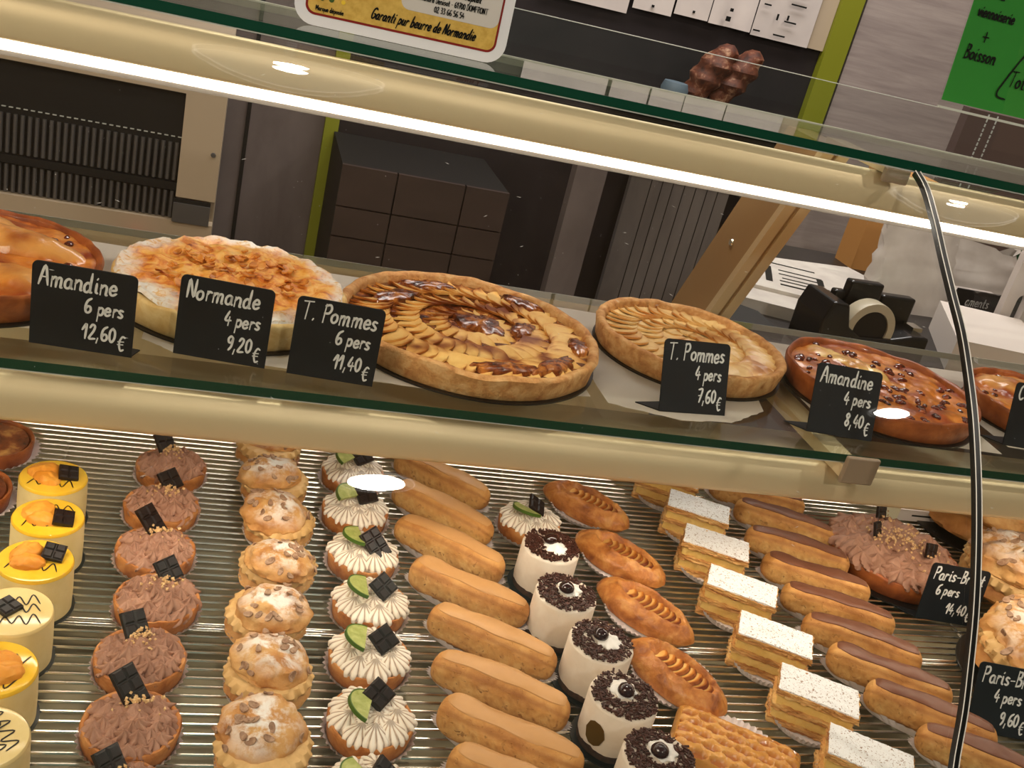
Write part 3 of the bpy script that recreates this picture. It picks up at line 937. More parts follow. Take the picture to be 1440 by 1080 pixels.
def right_clutter():
    b = MB()
    poly = [(1.095, 0.455), (1.255, 0.43), (1.345, 0.62), (1.20, 0.655)]
    b.prism(poly, WT, WT + 0.052)
    o = b.build('napkin_stack', 'white_paper', smooth=False)
    tag(o, 'block of white paper napkins beside the tape dispenser', 'napkins')
    t = empty('plastic_tub', (1.375, 0.700, WT))
    tag(t, 'clear plastic tub behind the white napkin block', 'tub')
    w = MB()
    pr = [(0.0, 0.0), (0.036, 0.0), (0.042, 0.048), (0.046, 0.052), (0.046, 0.056), (0.040, 0.056)]
    w.lathe(pr, 4 * 8, fr=lambda a, j, r, z: 1.0 / max(abs(math.cos(a)), abs(math.sin(a))) ** 0.8)
    w.build('tub_wall', glass_mat('tub_plastic', (0.86, 0.86, 0.86)), t)
    lab = slab('black_label', 'black', 1.345, 1.455, 0.797, 0.801, WT, WT + 0.042)
    tag(lab, 'small black label with white writing behind the seam of the glass', 'label')
    wr = MB()
    T = Matrix.Translation((1.352, 0.7965, WT + 0.012)) @ Matrix.Rotation(math.radians(90), 4, 'X')
    write(wr, 'aments', 0.02, 0, 0.020, 0.0022, T)
    wo = wr.build('lettering', 'chalk', lab)
    hold = slab('label_block', 'bag_plastic', 1.350, 1.45, 0.802, 0.835, WT, WT + 0.036)
    tag(hold, 'pale block that the small black label leans on', 'block')
    for i, (x0, x1, y, h, lean, lab_) in enumerate(((1.125, 1.290, 0.755, 0.165, 0.03, 'crumpled white paper bag standing on the worktop, tallest of two'),
                                                    (1.300, 1.56, 0.905, 0.105, 0.02, 'wide white paper bag lying on its side behind the black label'))):
        b = MB()
        n = 18
        P = np.zeros((14, n, 3))
        for j in range(14):
            v = j / 13
            for k in range(n):
                a = 2 * math.pi * k / n
                ww = (x1 - x0) / 2 * (1 - 0.08 * v)
                dd = 0.035 * (1 - 0.75 * v) + 0.002
                wr_ = 0.012 * nz(math.cos(a) * 2 + i * 5, math.sin(a) * 2, v * 4, 1.3)
                P[j, k] = ((x0 + x1) / 2 + (ww + wr_) * math.copysign(abs(math.cos(a)) ** .5, math.cos(a)),
                           y + (dd + wr_ * .6) * math.copysign(abs(math.sin(a)) ** .7, math.sin(a)) + lean * v,
                           WT + h * v + 0.012 * v * math.sin(3 * a + i))
        b.grid(P, wrap_u=True)
        o = b.build('paper_bag', 'bag_plastic')
        tag(o, lab_, 'paper bag', 'white bags behind the case')
    o = slab('tan_carton', 'tan_box', 1.22, 1.34, 0.965, 1.03, WT, WT + 0.20)
    tag(o, 'tan cardboard carton behind the white paper bags', 'carton')
    t = empty('cutting_board', (1.40, 0.64, WT))
    tag(t, 'white plastic board with a slot handle at the right frame edge', 'cutting board')
    b = MB()
    T = Matrix(((1, 0, 0, 0), (0, 0, 1, 0), (0, 1, 0, 0), (0, 0, 0, 1)))

    def outline(x0, x1, z0, z1, r, n=6):
        pts = []
        for cx, cz, a0 in ((x1 - r, z0 + r, -90), (x1 - r, z1 - r, 0), (x0 + r, z1 - r, 90), (x0 + r, z0 + r, 180)):
            for q in range(n + 1):
                a = math.radians(a0 + 90 * q / n)
                pts.append((cx + r * math.cos(a), cz + r * math.sin(a)))
        return pts
    outer = outline(-0.085, 0.26, 0, 0.17, 0.012)
    inner = outline(-0.062, -0.040, 0.015, 0.090, 0.0109)
    n = len(outer)
    v = [(x, y, z) for y in (0, 0.014) for x, z in outer] + [(x, y, z) for y in (0, 0.014) for x, z in inner]
    f = []
    for i in range(n):
        j = (i + 1) % n
        f += [(i, j, n + j, n + i), (2 * n + j, 2 * n + i, 3 * n + i, 3 * n + j),
              (j, i, 2 * n + i, 2 * n + j), (n + i, n + j, 3 * n + j, 3 * n + i)]
    b.add(v, f)
    o = b.build('slab', 'board_white', t, sharp=30)


right_clutter()

# ------------------------------------------------------------------ the display case
X0, X1 = -1.0, 1.75
XS = 0.659                                   # the joint between the two front panes
GP = [(.1015, .2705), (.078, .260), (.046, .237), (.016, .2125), (-.020, .184), (-.051, .160), (-.081, .131), (-.108, .102), (-.135, .068),
      (-.158, .036), (-.1815, 0), (-.203, -.037), (-.222, -.075), (-.240, -.114), (-.258, -.161), (-.281, -.20), (-.318, -.25), (-.352, -.30)]


def smooth_profile(p, k=4):
    q = catmull(p, k)
    return [(a.x, a.y) for a in q]


GPS = smooth_profile(GP)


def offset(p, d):
    out = []
    for i, (y, z) in enumerate(p):
        a, b = p[max(i - 1, 0)], p[min(i + 1, len(p) - 1)]
        ty, tz = b[0] - a[0], b[1] - a[1]
        l = math.hypot(ty, tz)
        out.append((y - tz / l * d, z + ty / l * d))
    return out


def curved_pane(x0, x1, label):
    o_, i_ = offset(GPS, -0.0025), offset(GPS, 0.0025)
    loop = o_ + i_[::-1]
    P = np.array([[(x, y, z) for y, z in loop] for x in (x0, x1)])
    b = MB()
    b.grid(P, wrap_u=True)
    o = b.build('front_glass', 'glass', sharp=60)
    tag(o, label, 'glass pane', 'curved front panes of the display case')
    for x in (x0, x1):
        e = MB()
        e.grid(np.array([[(x, y, z) for y, z in o_], [(x, y, z) for y, z in i_]]))
        e.build('bonded_edge', 'rubber', o)
    rng = random.Random(int(x1 * 100))
    sc = MB()
    q = offset(GPS, -0.0027)
    lo, hi = max(x0, -.15), min(x1, 1.0)
    for i in range(int(330 * (hi - lo))):
        k = rng.randrange(4, 40)
        f_ = rng.random()
        y, z = [q[k][c] * (1 - f_) + q[k + 1][c] * f_ for c in (0, 1)]
        x, l, a = rng.uniform(lo, hi), rng.choice((.0003, .0003, .0004, .0004, .0006, .0022)), rng.uniform(-.6, .6)
        ty, tz = q[k + 1][0] - q[k][0], q[k + 1][1] - q[k][1]
        n = math.hypot(ty, tz)
        ty, tz = ty / n, tz / n
        w = .00018
        d = (math.sin(a) if l < .002 else math.cos(a), math.cos(a) if l < .002 else math.sin(a))
        pts = [(d[0] * l, d[1] * l), (d[1] * w, -d[0] * w), (-d[0] * l, -d[1] * l), (-d[1] * w, d[0] * w)]
        sc.add([(x + u, y + v_ * ty, z + v_ * tz) for u, v_ in pts], [(0, 1, 2, 3)])
    so_ = sc.build('scratches', 'scratch', o, smooth=False)
    so_['kind'] = 'stuff'
    return o


M['scratch'] = plain('fine_glass_scratch', s(206, 204, 200), 0.6)
curved_pane(X0, XS - 0.0035, 'wide curved front glass pane left of the black joint')
curved_pane(XS + 0.0035, X1, 'curved front glass pane right of the black joint')
b = MB()
so, si = offset(GPS, -0.0032), offset(GPS, 0.0032)
loop = so + si[::-1]
b.grid(np.array([[(x, y, z) for y, z in loop] for x in (XS - 0.0022, XS + 0.0022)]), wrap_u=True)
for x in (XS - 0.0022, XS + 0.0022):
    b.grid(np.array([[(x, y, z) for y, z in so], [(x, y, z) for y, z in si]]))
o = b.build('glass_joint', 'rubber')
tag(o, 'black sealing strip curving down between the two front panes', 'seal')
for x in (XS - 0.0029, XS + 0.0029):
    b = MB()
    b.tube([(x, y, z) for y, z in offset(GPS, -0.0033)], 0.0005, 6)
    b.build('bright_bead', 'bead', o)


def glass_slab(name, y0, y1, z0, z1, label, cat, gl):
    o = slab(name, gl, X0, X1, y0 + 0.0006, y1, z0, z1)
    tag(o, label, cat)
    slab('polished_edge', 'glass_edge', X0, X1, y0, y0 + 0.0005, z0, z1, o)
    slab('lower_glint', 'bright_edge', X0, X1, y0 + 0.0004, y0 + 0.0012, z0 - 0.0012, z0, o)  # pale strip painted in as the LED's reflection along the edge
    slab('rear_edge', 'bright_edge', X0, X1, y1, y1 + 0.0005, z0, z1, o)
    return o


glass_slab('glass_shelf', 0.0, 0.36, -0.0085, 0.0, 'thick green-edged glass shelf carrying the big tarts', 'shelf', 'shelf_glass')
glass_slab('counter_glass', 0.104, 0.247, 0.2725, 0.281, 'green-edged counter-top glass above the display case light', 'counter top', 'shelf_glass')
o = slab('glass_upstand', 'glass', X0, X1, 0.241, 0.246, 0.2812, 0.3265)
tag(o, 'low upright glass strip along the back of the counter top', 'glass strip')
slab('top_edge', 'bright_edge', X0, X1, 0.241, 0.246, 0.3265, 0.3271, o)
slab('front_foot', 'bright_edge', X0, X1, 0.240, 0.241, 0.2812, 0.2820, o)

BEAM = smooth_profile([(.155, -.036), (.075, -.0165), (.030, -.0045), (.012, 0), (.006, -.005), (.0015, -.015), (0, -.026), (0, -.036)], 4)


def light_beam(name, y, z, label, led, hide):
    t = empty(name, (0.3, y, z))
    tag(t, label, 'light fitting')
    xa, xb = X0 - 0.3, X1 - 0.3
    back = [(.004, -.037), (.06, -.0385), (.155, -.0385)]
    loop = BEAM + [(.001, -.0375)] + back
    b = MB()
    b.grid(np.array([[(x, yy, zz) for yy, zz in loop] for x in (xa, xb)]), wrap_u=True)
    b.build('housing', 'beam', t, sharp=50)
    if not hide:
        d = MB()
        q = [(.003, -.0368), (.0012, -.0385), (.0012, -.0425), (.004, -.0452), (.012, -.0460), (.012, -.0368)]
        d.grid(np.array([[(x, yy, zz) for yy, zz in q] for x in (xa, xb)]), wrap_u=True)
        d.build('diffuser', led, t)
        f = MB()
        q = [(.003, -.0462), (.0025, -.0502), (.012, -.0512), (.028, -.049), (.028, -.044), (.013, -.0465)]
        f.grid(np.array([[(x, yy, zz) for yy, zz in q] for x in (xa, xb)]), wrap_u=True)
        f.build('lower_flange', plain('grey_flange', s(150, 140, 130), 0.5), t, sharp=20)
    else:
        f = MB()
        q = [(.0, -.0355), (.0005, -.037), (.004, -.040), (.007, -.039), (.006, -.0355)]
        f.grid(np.array([[(x, yy, zz) for yy, zz in q] for x in (xa, xb)]), wrap_u=True)
        f.build('front_lip', 'beam', t, sharp=50)
        d = MB()
        q = [(.012, -.0365), (.012, -.0392), (.020, -.0400), (.030, -.0392), (.030, -.0365)]
        d.grid(np.array([[(x, yy, zz) for yy, zz in q] for x in (xa, xb)]), wrap_u=True)
        d.build('diffuser', led, t)
    return t


light_beam('canopy_light', 0.114, 0.2625, 'long cream light fitting with a glowing white strip under the counter glass', 'led', False)
light_beam('shelf_light', 0.010, -0.0235, 'long cream light fitting hanging under the tart shelf', 'led_low', True)


def post():
    t = empty('support_post', (0.649, 0.40, WT))
    tag(t, 'slanted cream post holding up the counter glass behind the shelf', 'post')
    o = t.location
    yf = lambda z: 0.372 - 0.54 * z
    zt, zb = 0.262, WT - 0.035

    def part(name, m, x0, x1, a, c):
        v = []
        for z in (zb, zt):
            for dy in (a, c):
                for x in (x0, x1):
                    v.append((x - o.x, yf(z) + dy - o.y, z - o.z))
        b = MB()
        b.add(v, [(0, 2, 3, 1), (4, 5, 7, 6), (0, 1, 5, 4), (2, 6, 7, 3), (0, 4, 6, 2), (1, 3, 7, 5)])
        return b.build(name, m, t, smooth=False)
    part('web', plain('tan_post_side', s(176, 142, 100), 0.5), 0.632, 0.664, 0.004, 0.10)
    part('front_rib', 'cream_metal', 0.6318, 0.6455, 0, 0.012)
    part('front_rib', 'cream_metal', 0.651, 0.6655, 0, 0.012)
    sc = MB()
    sc.lathe([(0.0, -0.002), (0.004, -0.002), (0.005, 0.0)], 12)
    so_ = sc.build('screw', 'chrome', t)
    so_.location = Vector((0.6315, yf(0.10) + 0.055, 0.10)) - o
    so_.rotation_euler = (0, math.radians(90), 0)


post()


def bracket(name, z_top, y_plate, plate, arm, ze, label):
    t = empty(name, (0.645, y_plate, z_top))
    tag(t, label, 'bracket')
    b = MB()
    x0, x1, z0, z1 = plate
    b.box(x0 - .645, x1 - .645, 0, 0.006, z0 - z_top, z1 - z_top)
    o = b.build('end_plate', 'grey_plate', t, smooth=False)
    bv = o.modifiers.new('bevel', 'BEVEL')
    bv.width = 0.002
    bv.segments = 3
    a = MB()
    ax0, ax1, az0, az1, y1 = arm
    v = []
    for y, lo, hi in ((0.006, az0, az1), (y1 - y_plate, ze, az1)):
        for z in (lo, hi):
            for x in (ax0, ax1):
                v.append((x - .645, y, z - z_top))
    a.add(v, [(0, 2, 3, 1), (4, 5, 7, 6), (0, 1, 5, 4), (2, 6, 7, 3), (0, 4, 6, 2), (1, 3, 7, 5)])
    a.build('arm', 'cream_metal', t, smooth=False)


bracket('counter_bracket', 0.2725, 0.1035, (0.626, 0.6555, 0.2560, 0.2710), (0.629, 0.653, 0.2632, 0.2710, 0.235), 0.2632, 'cream bracket with end plate under the counter-top glass')
bracket('shelf_bracket', 0.0, -0.013, (0.627, 0.6655, -0.0265, 0.0035), (0.629, 0.655, -0.0225, -0.0098, 0.372), -0.0225, 'cream bracket with taupe end plate clamped on the tart shelf edge')

# deck: tray, two wire racks, rear wall and plinth
o = slab('deck_tray', 'tray', X0, X1, -0.285, 0.42, -0.272, -0.262)
tag(o, 'olive steel tray under the wire racks', 'tray')
o = slab('rear_closing_panel', 'cream_metal', X0, 0.62, 0.425, 0.435, FLOOR, -0.03)
tag(o, 'cream rear panel closing the lower case', 'panel')
o = slab('case_plinth', 'cream_metal', X0, X1, -0.27, 0.42, FLOOR, -0.275)
tag(o, 'cream base of the display case', 'plinth')


def rack(y0, y1, label, first):
    t = empty('wire_rack', (0.3, (y0 + y1) / 2, DECK))
    tag(t, label, 'wire rack', 'wire racks in the display case')
    oy = (y0 + y1) / 2
    w = MB()
    w.tube([(X0 - .29, 0, -0.0013), (X1 - .31, 0, -0.0013)], 0.0013, 6)
    n = int(round((y1 - y0) / 0.0107))
    o = None
    for i in range(1, n):
        y = y0 + (y1 - y0) * i / n
        if o is None:
            o = w.build('wire', 'chrome', t)
            p = o
        else:
            p = o.copy()
            COL.objects.link(p)
        p.location = (0, y - oy, 0)
    r = MB()
    r.tube([(X0 - .29, 0, -0.003), (X1 - .31, 0, -0.003)], 0.0028, 10)
    a = r.build('side_rail', 'chrome', t)
    a.location = (0, y0 - oy, 0)
    c = a.copy()
    COL.objects.link(c)
    c.location = (0, y1 - oy, 0)
    for x in (-0.651, -0.131, 0.39, 0.91, 1.43):
        q = MB()
        q.tube([(x - 0.3, y0 - oy, -0.0050), (x - 0.3, y1 - oy, -0.0050)], 0.0024, 8)
        q.build('cross_bar', 'chrome', t)
    for x in (-0.651, 1.43):
        for y in (y0 + 0.004, y1 - 0.004):
            q = MB()
            q.tube([(x - 0.3, y - oy, -0.004), (x - 0.3, y - oy, -0.027)], 0.0024, 8)
            q.build('foot', 'chrome', t)


rack(-0.021, 0.405, 'rear chrome wire rack under the pastries nearest the shelf light', True)
rack(-0.268, -0.0275, 'front chrome wire rack under the pastries nearest the curved glass', False)


# ceiling fittings of the shop
def downlight(x, y, r_lamp, r_rose, power, label, color=(1, 0.9, 0.78)):
    t = empty('ceiling_downlight', (x, y, CEIL))
    tag(t, label, 'ceiling light', 'round ceiling lights')
    b = MB()
    b.lathe([(0, -0.004), (r_rose * 0.94, -0.004), (r_rose * 0.94, -0.012), (r_rose, -0.012), (r_rose, 0)], 64)
    b.build('ceiling_rose', 'ceil_disc', t)
    rim = MB()
    rim.lathe([(r_rose * .965, -0.0125), (r_rose * 1.0, -0.0125), (r_rose * 1.0, -0.004)], 64)
    rim.build('lit_rim', 'ceil_rim', t)
    l = MB()
    l.lathe([(0, -0.016), (r_lamp, -0.016), (r_lamp, -0.004)], 40)
    l.build('lamp_face', 'lamp', t)
    if power:
        area_light('downlight_beam', (x, y, CEIL - 0.03), r_lamp * 1.6, power, color)


downlight(0.104, 0.36, 0.036, 0.195, 6, 'round ceiling light straight above the case, near its left half')
downlight(1.75, 0.35, 0.02, 0.19, 6, 'round ceiling light above the right end of the case')
downlight(0.605, -2.37, 0.095, 0.13, 18, 'large round ceiling light over the customers, farthest from the case')
downlight(1.91, -1.08, 0.05, 0.07, 10, 'small round ceiling light over the customers on the right')


# ------------------------------------------------------------------ pastry pieces
def paper_cup(r0, r1, h, n=36, ovality=None):
    """fluted paper case; r0 base radius, r1 lip radius; OVALITY = (ax, ay) stretches it"""
    b = MB()
    prof = [(0.001, 0.0006), (r0 * .6, 0.0006), (r0, 0.0008), (r0 + (r1 - r0) * .35, h * .35), (r0 + (r1 - r0) * .75, h * .8), (r1, h)]
    amp = [0, 0, 0.006, 0.02, 0.03, 0.035]
    fr = lambda a, j, r, z: 1 + amp[j] * math.cos(n * a)
    b.lathe(prof, n * 4, fr=fr)
    if ovality:
        for q in b.v:
            q[:, 0] *= ovality[0]
            q[:, 1] *= ovality[1]
    return b


def shell(R, h, t, wob=0.01, seed=0, n=72, name='crust', m='crust', parent=None, floor=None, flare=0.94):
    fl = h * 0.55 if floor is None else floor
    prof = [(0.001, 0.0012), (R * flare - .002, 0.0012), (R * flare, .003), (R * (flare + 1) / 2, h * .5), (R, h * .9), (R - t * .25, h), (R - t * .7, h * .99),
            (R - t, h * .9), (R - t * 1.1, fl), (0.001, fl)]

    def fr(a, j, r, z):
        return 1 + (wob * nz(math.cos(a) * 2 + seed, math.sin(a) * 2, z * 60, 1.2) if 1 < j < 8 else 0)

    def fz(a, j, r, z):
        return h * 0.09 * nz(math.cos(a) * 3 + seed, math.sin(a) * 3, 7, 1.0) if 3 < j < 8 else 0
    b = MB()
    b.lathe(prof, n, fr, fz)
    return b.build(name, m, parent, sharp=60)


def rosette(b, c, R, H, lean=(0, 0), lobes=7, depth=0.2, twist=0.5, nv=8, toasty=False, seed=0, per=6):
    nu = lobes * per
    u = np.linspace(0, 2 * math.pi, nu, False)
    rng = random.Random(seed)
    ph = rng.uniform(0, 6.28)
    P = np.zeros((nv + 1, nu, 3))
    T1, T2 = np.zeros((nv + 1, nu)), np.zeros((nv + 1, nu))
    for j in range(nv + 1):
        q = j / nv
        r = R * ((1 - q ** 1.7) * (1 + .22 * math.sin(math.pi * min(q * 1.3, 1))) + 0.02)
        cs = np.cos(lobes * (u + twist * q) + ph)
        f = 1 + depth * cs * (1 - q * .4)
        P[j, :, 0] = c[0] + r * f * np.cos(u) + lean[0] * q ** 1.3
        P[j, :, 1] = c[1] + r * f * np.sin(u) + lean[1] * q ** 1.3
        P[j, :, 2] = c[2] + H * q - (0.12 * H * (1 - q) if q < .1 else 0)
        if toasty:
            T1[j] = np.clip((-cs - .72) * 5, 0, 1) * (1 if 0.12 < q < .97 else .2) * rng.uniform(.55, 1)
            T2[j] = np.clip((-.1 - cs) * 1.2, 0, .8) * (0.15 + .75 * q)
            if q > .86:
                T1[j] = np.maximum(T1[j], .45)
    if toasty:
        b.grid(P, wrap_u=True, toast=T1, tan=T2)
    else:
        b.grid(P, wrap_u=True)


def choc_piece(nx, ny, cell=0.010, t=0.0035):
    """a bit of a chocolate bar lying in xy, its squares raised"""
    b = MB()
    W, L = nx * cell, ny * cell
    b.box(-W / 2, W / 2, -L / 2, L / 2, 0, t)
    for i in range(nx):
        for j in range(ny):
            x, y = -W / 2 + (i + .5) * cell, -L / 2 + (j + .5) * cell
            a, c = cell * .45, cell * .33
            v = [(x - a, y - a, t), (x + a, y - a, t), (x + a, y + a, t), (x - a, y + a, t), (x - c, y - c, t + .0014), (x + c, y - c, t + .0014), (x + c, y + c, t + .0014), (x - c, y + c, t + .0014)]
            b.add(v, [(4, 5, 6, 7), (0, 1, 5, 4), (1, 2, 6, 5), (2, 3, 7, 6), (3, 0, 4, 7)])
    return b


def put(o, loc, rot):
    o.location = loc
    o.rotation_euler = [math.radians(a) for a in rot]
    return o


def crumb(b, c, r, rng, flat=1.0):
    R = Matrix.Rotation(rng.uniform(0, 6.28), 4, Vector((rng.uniform(-1, 1), rng.uniform(-1, 1), rng.uniform(-1, 1))).normalized())
    v = [(r * rng.uniform(.7, 1.3), 0, 0), (-r * rng.uniform(.7, 1.3), 0, 0), (0, r * rng.uniform(.5, 1), 0), (0, -r * rng.uniform(.5, 1), 0), (0, 0, r * flat), (0, 0, -r * flat)]
    v = tf(Matrix.Translation(c) @ R, v)
    b.add(v, [(0, 2, 4), (2, 1, 4), (1, 3, 4), (3, 0, 4), (2, 0, 5), (1, 2, 5), (3, 1, 5), (0, 3, 5)])


def flake(b, c, nrm, r, rng):
    """an almond flake: thin oval lying on a surface with normal NRM"""
    n = Vector(nrm).normalized()
    a = n.orthogonal().normalized()
    a = Matrix.Rotation(rng.uniform(0, 6.28), 3, n) @ a
    d = n.cross(a)
    c = Vector(c)
    k = 10
    top, bot = [], []
    for i in range(k):
        t = 2 * math.pi * i / k
        p = c + a * (r * math.cos(t)) + d * (r * .62 * math.sin(t)) + n * (0.0006 + 0.0008 * math.cos(t * 2))
        top.append(tuple(p + n * .0007))
        bot.append(tuple(p - n * .0006))
    b.add(top + bot, [tuple(range(k)), tuple(reversed(range(k, 2 * k)))] + [(i, k + i, k + (i + 1) % k, (i + 1) % k) for i in range(k)])


def frills(b, R, z, H, n, seed, lobes=6, size=0.011, top=0.006):
    """chocolate cream piped in a heap of small frilled stars, inside radius R"""
    rng = random.Random(seed)
    k = 0
    for ring, (fr_, cnt) in enumerate(((1.0, n), (0.68, int(n * .74)), (.38, int(n * .42)), (0.1, 3))):
        for i in range(cnt):
            a = 2 * math.pi * (i + rng.uniform(-.25, .25)) / cnt + ring * .4
            r = (R - size * .55) * fr_ * rng.uniform(.93, 1.03)
            l = rng.uniform(.1, .55) * size
            aa = a + rng.uniform(-1.2, 1.2)
            zz = z + top * (1 - fr_) + rng.uniform(-.001, .001)
            rosette(b, (r * math.cos(a), r * math.sin(a), zz), size * rng.uniform(.85, 1.15), H * rng.uniform(.8, 1.25), (l * math.cos(aa), l * math.sin(aa)),
                    lobes, rng.uniform(.28, .42), rng.uniform(.5, 1.3) * rng.choice((-1, 1)), 7, seed=seed * 50 + k, per=5)
            k += 1


# ---- chocolate cream tartlet
def make_choco_tartlet(v):
    t = empty('chocolate_tartlet')
    paper_cup(.033, .0390, .0085).build('paper_cup', 'cup', t)
    shell(.0374, .021, .0046, .016, v, m='crust', parent=t)
    b = MB()
    b.lathe([(.001, .024), (.02, .023), (.033, .017), (.033, .012)], 40, fr=lambda a, j, r, z: 1 + .05 * nz(math.cos(a) * 2, math.sin(a) * 2, v))
    frills(b, .0312, .0165, .0105, 19, 11 + v, 6, .0080, .009)
    b.build('chocolate_cream', 'choco_cream', t, sharp=50)
    rng = random.Random(v)
    b = MB()
    for i in range(46):
        a, r = rng.uniform(0, 6.28), abs(rng.gauss(0, .0085))
        crumb(b, (r * math.cos(a) + .001, r * math.sin(a) + .010, .0335 + rng.uniform(0, .003) - r * .15), rng.uniform(.0011, .0021), rng)
    b.build('chopped_nuts', 'nuts', t, smooth=False)['kind'] = 'stuff'
    put(choc_piece(2, 2 if v != 1 else 3, .0108).build('chocolate_piece', 'chocolate', t, smooth=False), (-.007 + .002 * v, .024, .0345), (42, 8 - 6 * v, 32 + 14 * v))
    return t


# ---- lime meringue tartlet
def make_lime(v, old=False):
    t = empty('lime_meringue_tartlet')
    paper_cup(.034, .0396, .0075).build('paper_cup', 'cup', t)
    shell(.0370, .020, .004, .014, v + 20, m='crust', parent=t)
    b = MB()
    b.lathe([(.001, .0235), (.018, .023), (.029, .019), (.031, .014)], 48)
    n = 9
    rng = random.Random(70 + v)
    for i in range(n):
        a = 2 * math.pi * (i + rng.uniform(-.15, .15)) / n
        r = .0255
        rosette(b, (r * math.cos(a), r * math.sin(a), .0185), .0112 * rng.uniform(.92, 1.1), .0120 * rng.uniform(.85, 1.15), (-.0065 * math.cos(a), -.0065 * math.sin(a)),
                10, .11, .12, 8, True, v * 40 + i, per=6)
    for i, (x, y) in enumerate(((.009, .002), (-.008, .004), (0, -.009), (.002, .012))):
        rosette(b, (x, y, .0225), .0105, .0085, (0, 0), 9, .11, 1.0, 8, True, v * 40 + 30 + i, per=6)
    b.build('meringue', 'meringue', t, sharp=60)
    # half slice of lime
    k = 18
    R = .0185
    pts = [(R * math.cos(a), R * math.sin(a)) for a in np.linspace(0, math.pi, k)]
    ls = MB()
    ls.prism(pts, 0, .003)
    o = ls.build('lime_slice', 'lime', t, smooth=False)
    put(o, (-.007, -.001 + .002 * v, .0335), (20 - 5 * v, 8, 40 + 40 * v))
    rd = MB()
    rin = [(R * math.cos(a), R * math.sin(a)) for a in np.linspace(0, math.pi, k)]
    rout = [((R + .0013) * math.cos(a), (R + .0013) * math.sin(a)) for a in np.linspace(0, math.pi, k)]
    P = np.array([[(x, y, -.0002) for x, y in rout], [(x, y, .0032) for x, y in rout], [(x, y, .0032) for x, y in rin], [(x, y, -.0002) for x, y in rin]])
    rd.grid(P, wrap_v=True)
    rd.build('lime_rind', 'rind', o)
    put(choc_piece(2, 2 + (v == 2), .0108).build('chocolate_piece', 'chocolate', t, smooth=False), (.010, .007 - .004 * v, .0335), (24 + 8 * v, -14, 12 + 25 * v))
    return t


# ---- almond choux bun split and filled
def lumpy(b, rx, ry, h, z0, seed, amp=.1, nu=64, nv=14, dusty=0.0, under=.25):
    P = np.zeros((nv + 1, nu, 3))
    D = np.zeros((nv + 1, nu))
    for j in range(nv + 1):
        q = j / nv
        al = -under * math.pi / 2 + (1 + under) * math.pi / 2 * q
        for i in range(nu):
            a = 2 * math.pi * i / nu
            k = 1 + amp * nz(math.cos(a) * math.cos(al) * 2.2 + seed, math.sin(a) * math.cos(al) * 2.2, math.sin(al) * 2, 1.0, 4)
            P[j, i] = (rx * k * max(math.cos(al), .001) * math.cos(a), ry * k * max(math.cos(al), .001) * math.sin(a),
                       z0 + h * (math.sin(al) * (1 + 1.2 * (k - 1)) if al > 0 else .5 * math.sin(al)))
            D[j, i] = dusty * max(0, min(1, q * 2.2 - .75))
    b.grid(P, wrap_u=True, dust=D)
    return P


def make_almond(v):
    t = empty('almond_choux')
    paper_cup(.032, .0360, .011, 40).build('paper_cup', 'cup', t)
    b = MB()
    lumpy(b, .0365, .0365, .014, .0095, v + 3, .08, 56, 8)
    b.build('choux_base', 'choux', t)
    b = MB()
    b.lathe([(.001, .016), (.031, .016), (.0365, .020), (.037, .0245), (.033, .029), (.001, .031)], 120,
            fr=lambda a, j, r, z: 1 + .035 * math.cos(20 * a + z * 500 + v) + .04 * nz(math.cos(a) * 2 + v, math.sin(a) * 2, 0))
    b.build('praline_cream', 'praline_cream', t)
    b = MB()
    P = lumpy(b, .0346, .0342, .0195, 0, v * 7 + 1, .11, 72, 18, 1.0)
    cap = b.build('choux_cap', 'choux', t)
    put(cap, ((-.002, .004, .003)[v], (.006, .005, .008)[v], .0285), ((-9, -6, -11)[v], (5, -4, 2)[v], v * 70))
    rng = random.Random(v + 9)
    f = MB()
    for i in range(17):
        j, k = rng.randrange(6, 17), rng.randrange(72)
        p = P[j, k]
        n = np.cross(P[j, (k + 1) % 72] - p, P[j + 1, k] - p)
        flake(f, p + n / np.linalg.norm(n) * .0004, n, rng.uniform(.0035, .0052), rng)
    f.build('almond_flakes', 'almond', cap, smooth=False)['kind'] = 'stuff'
    return t


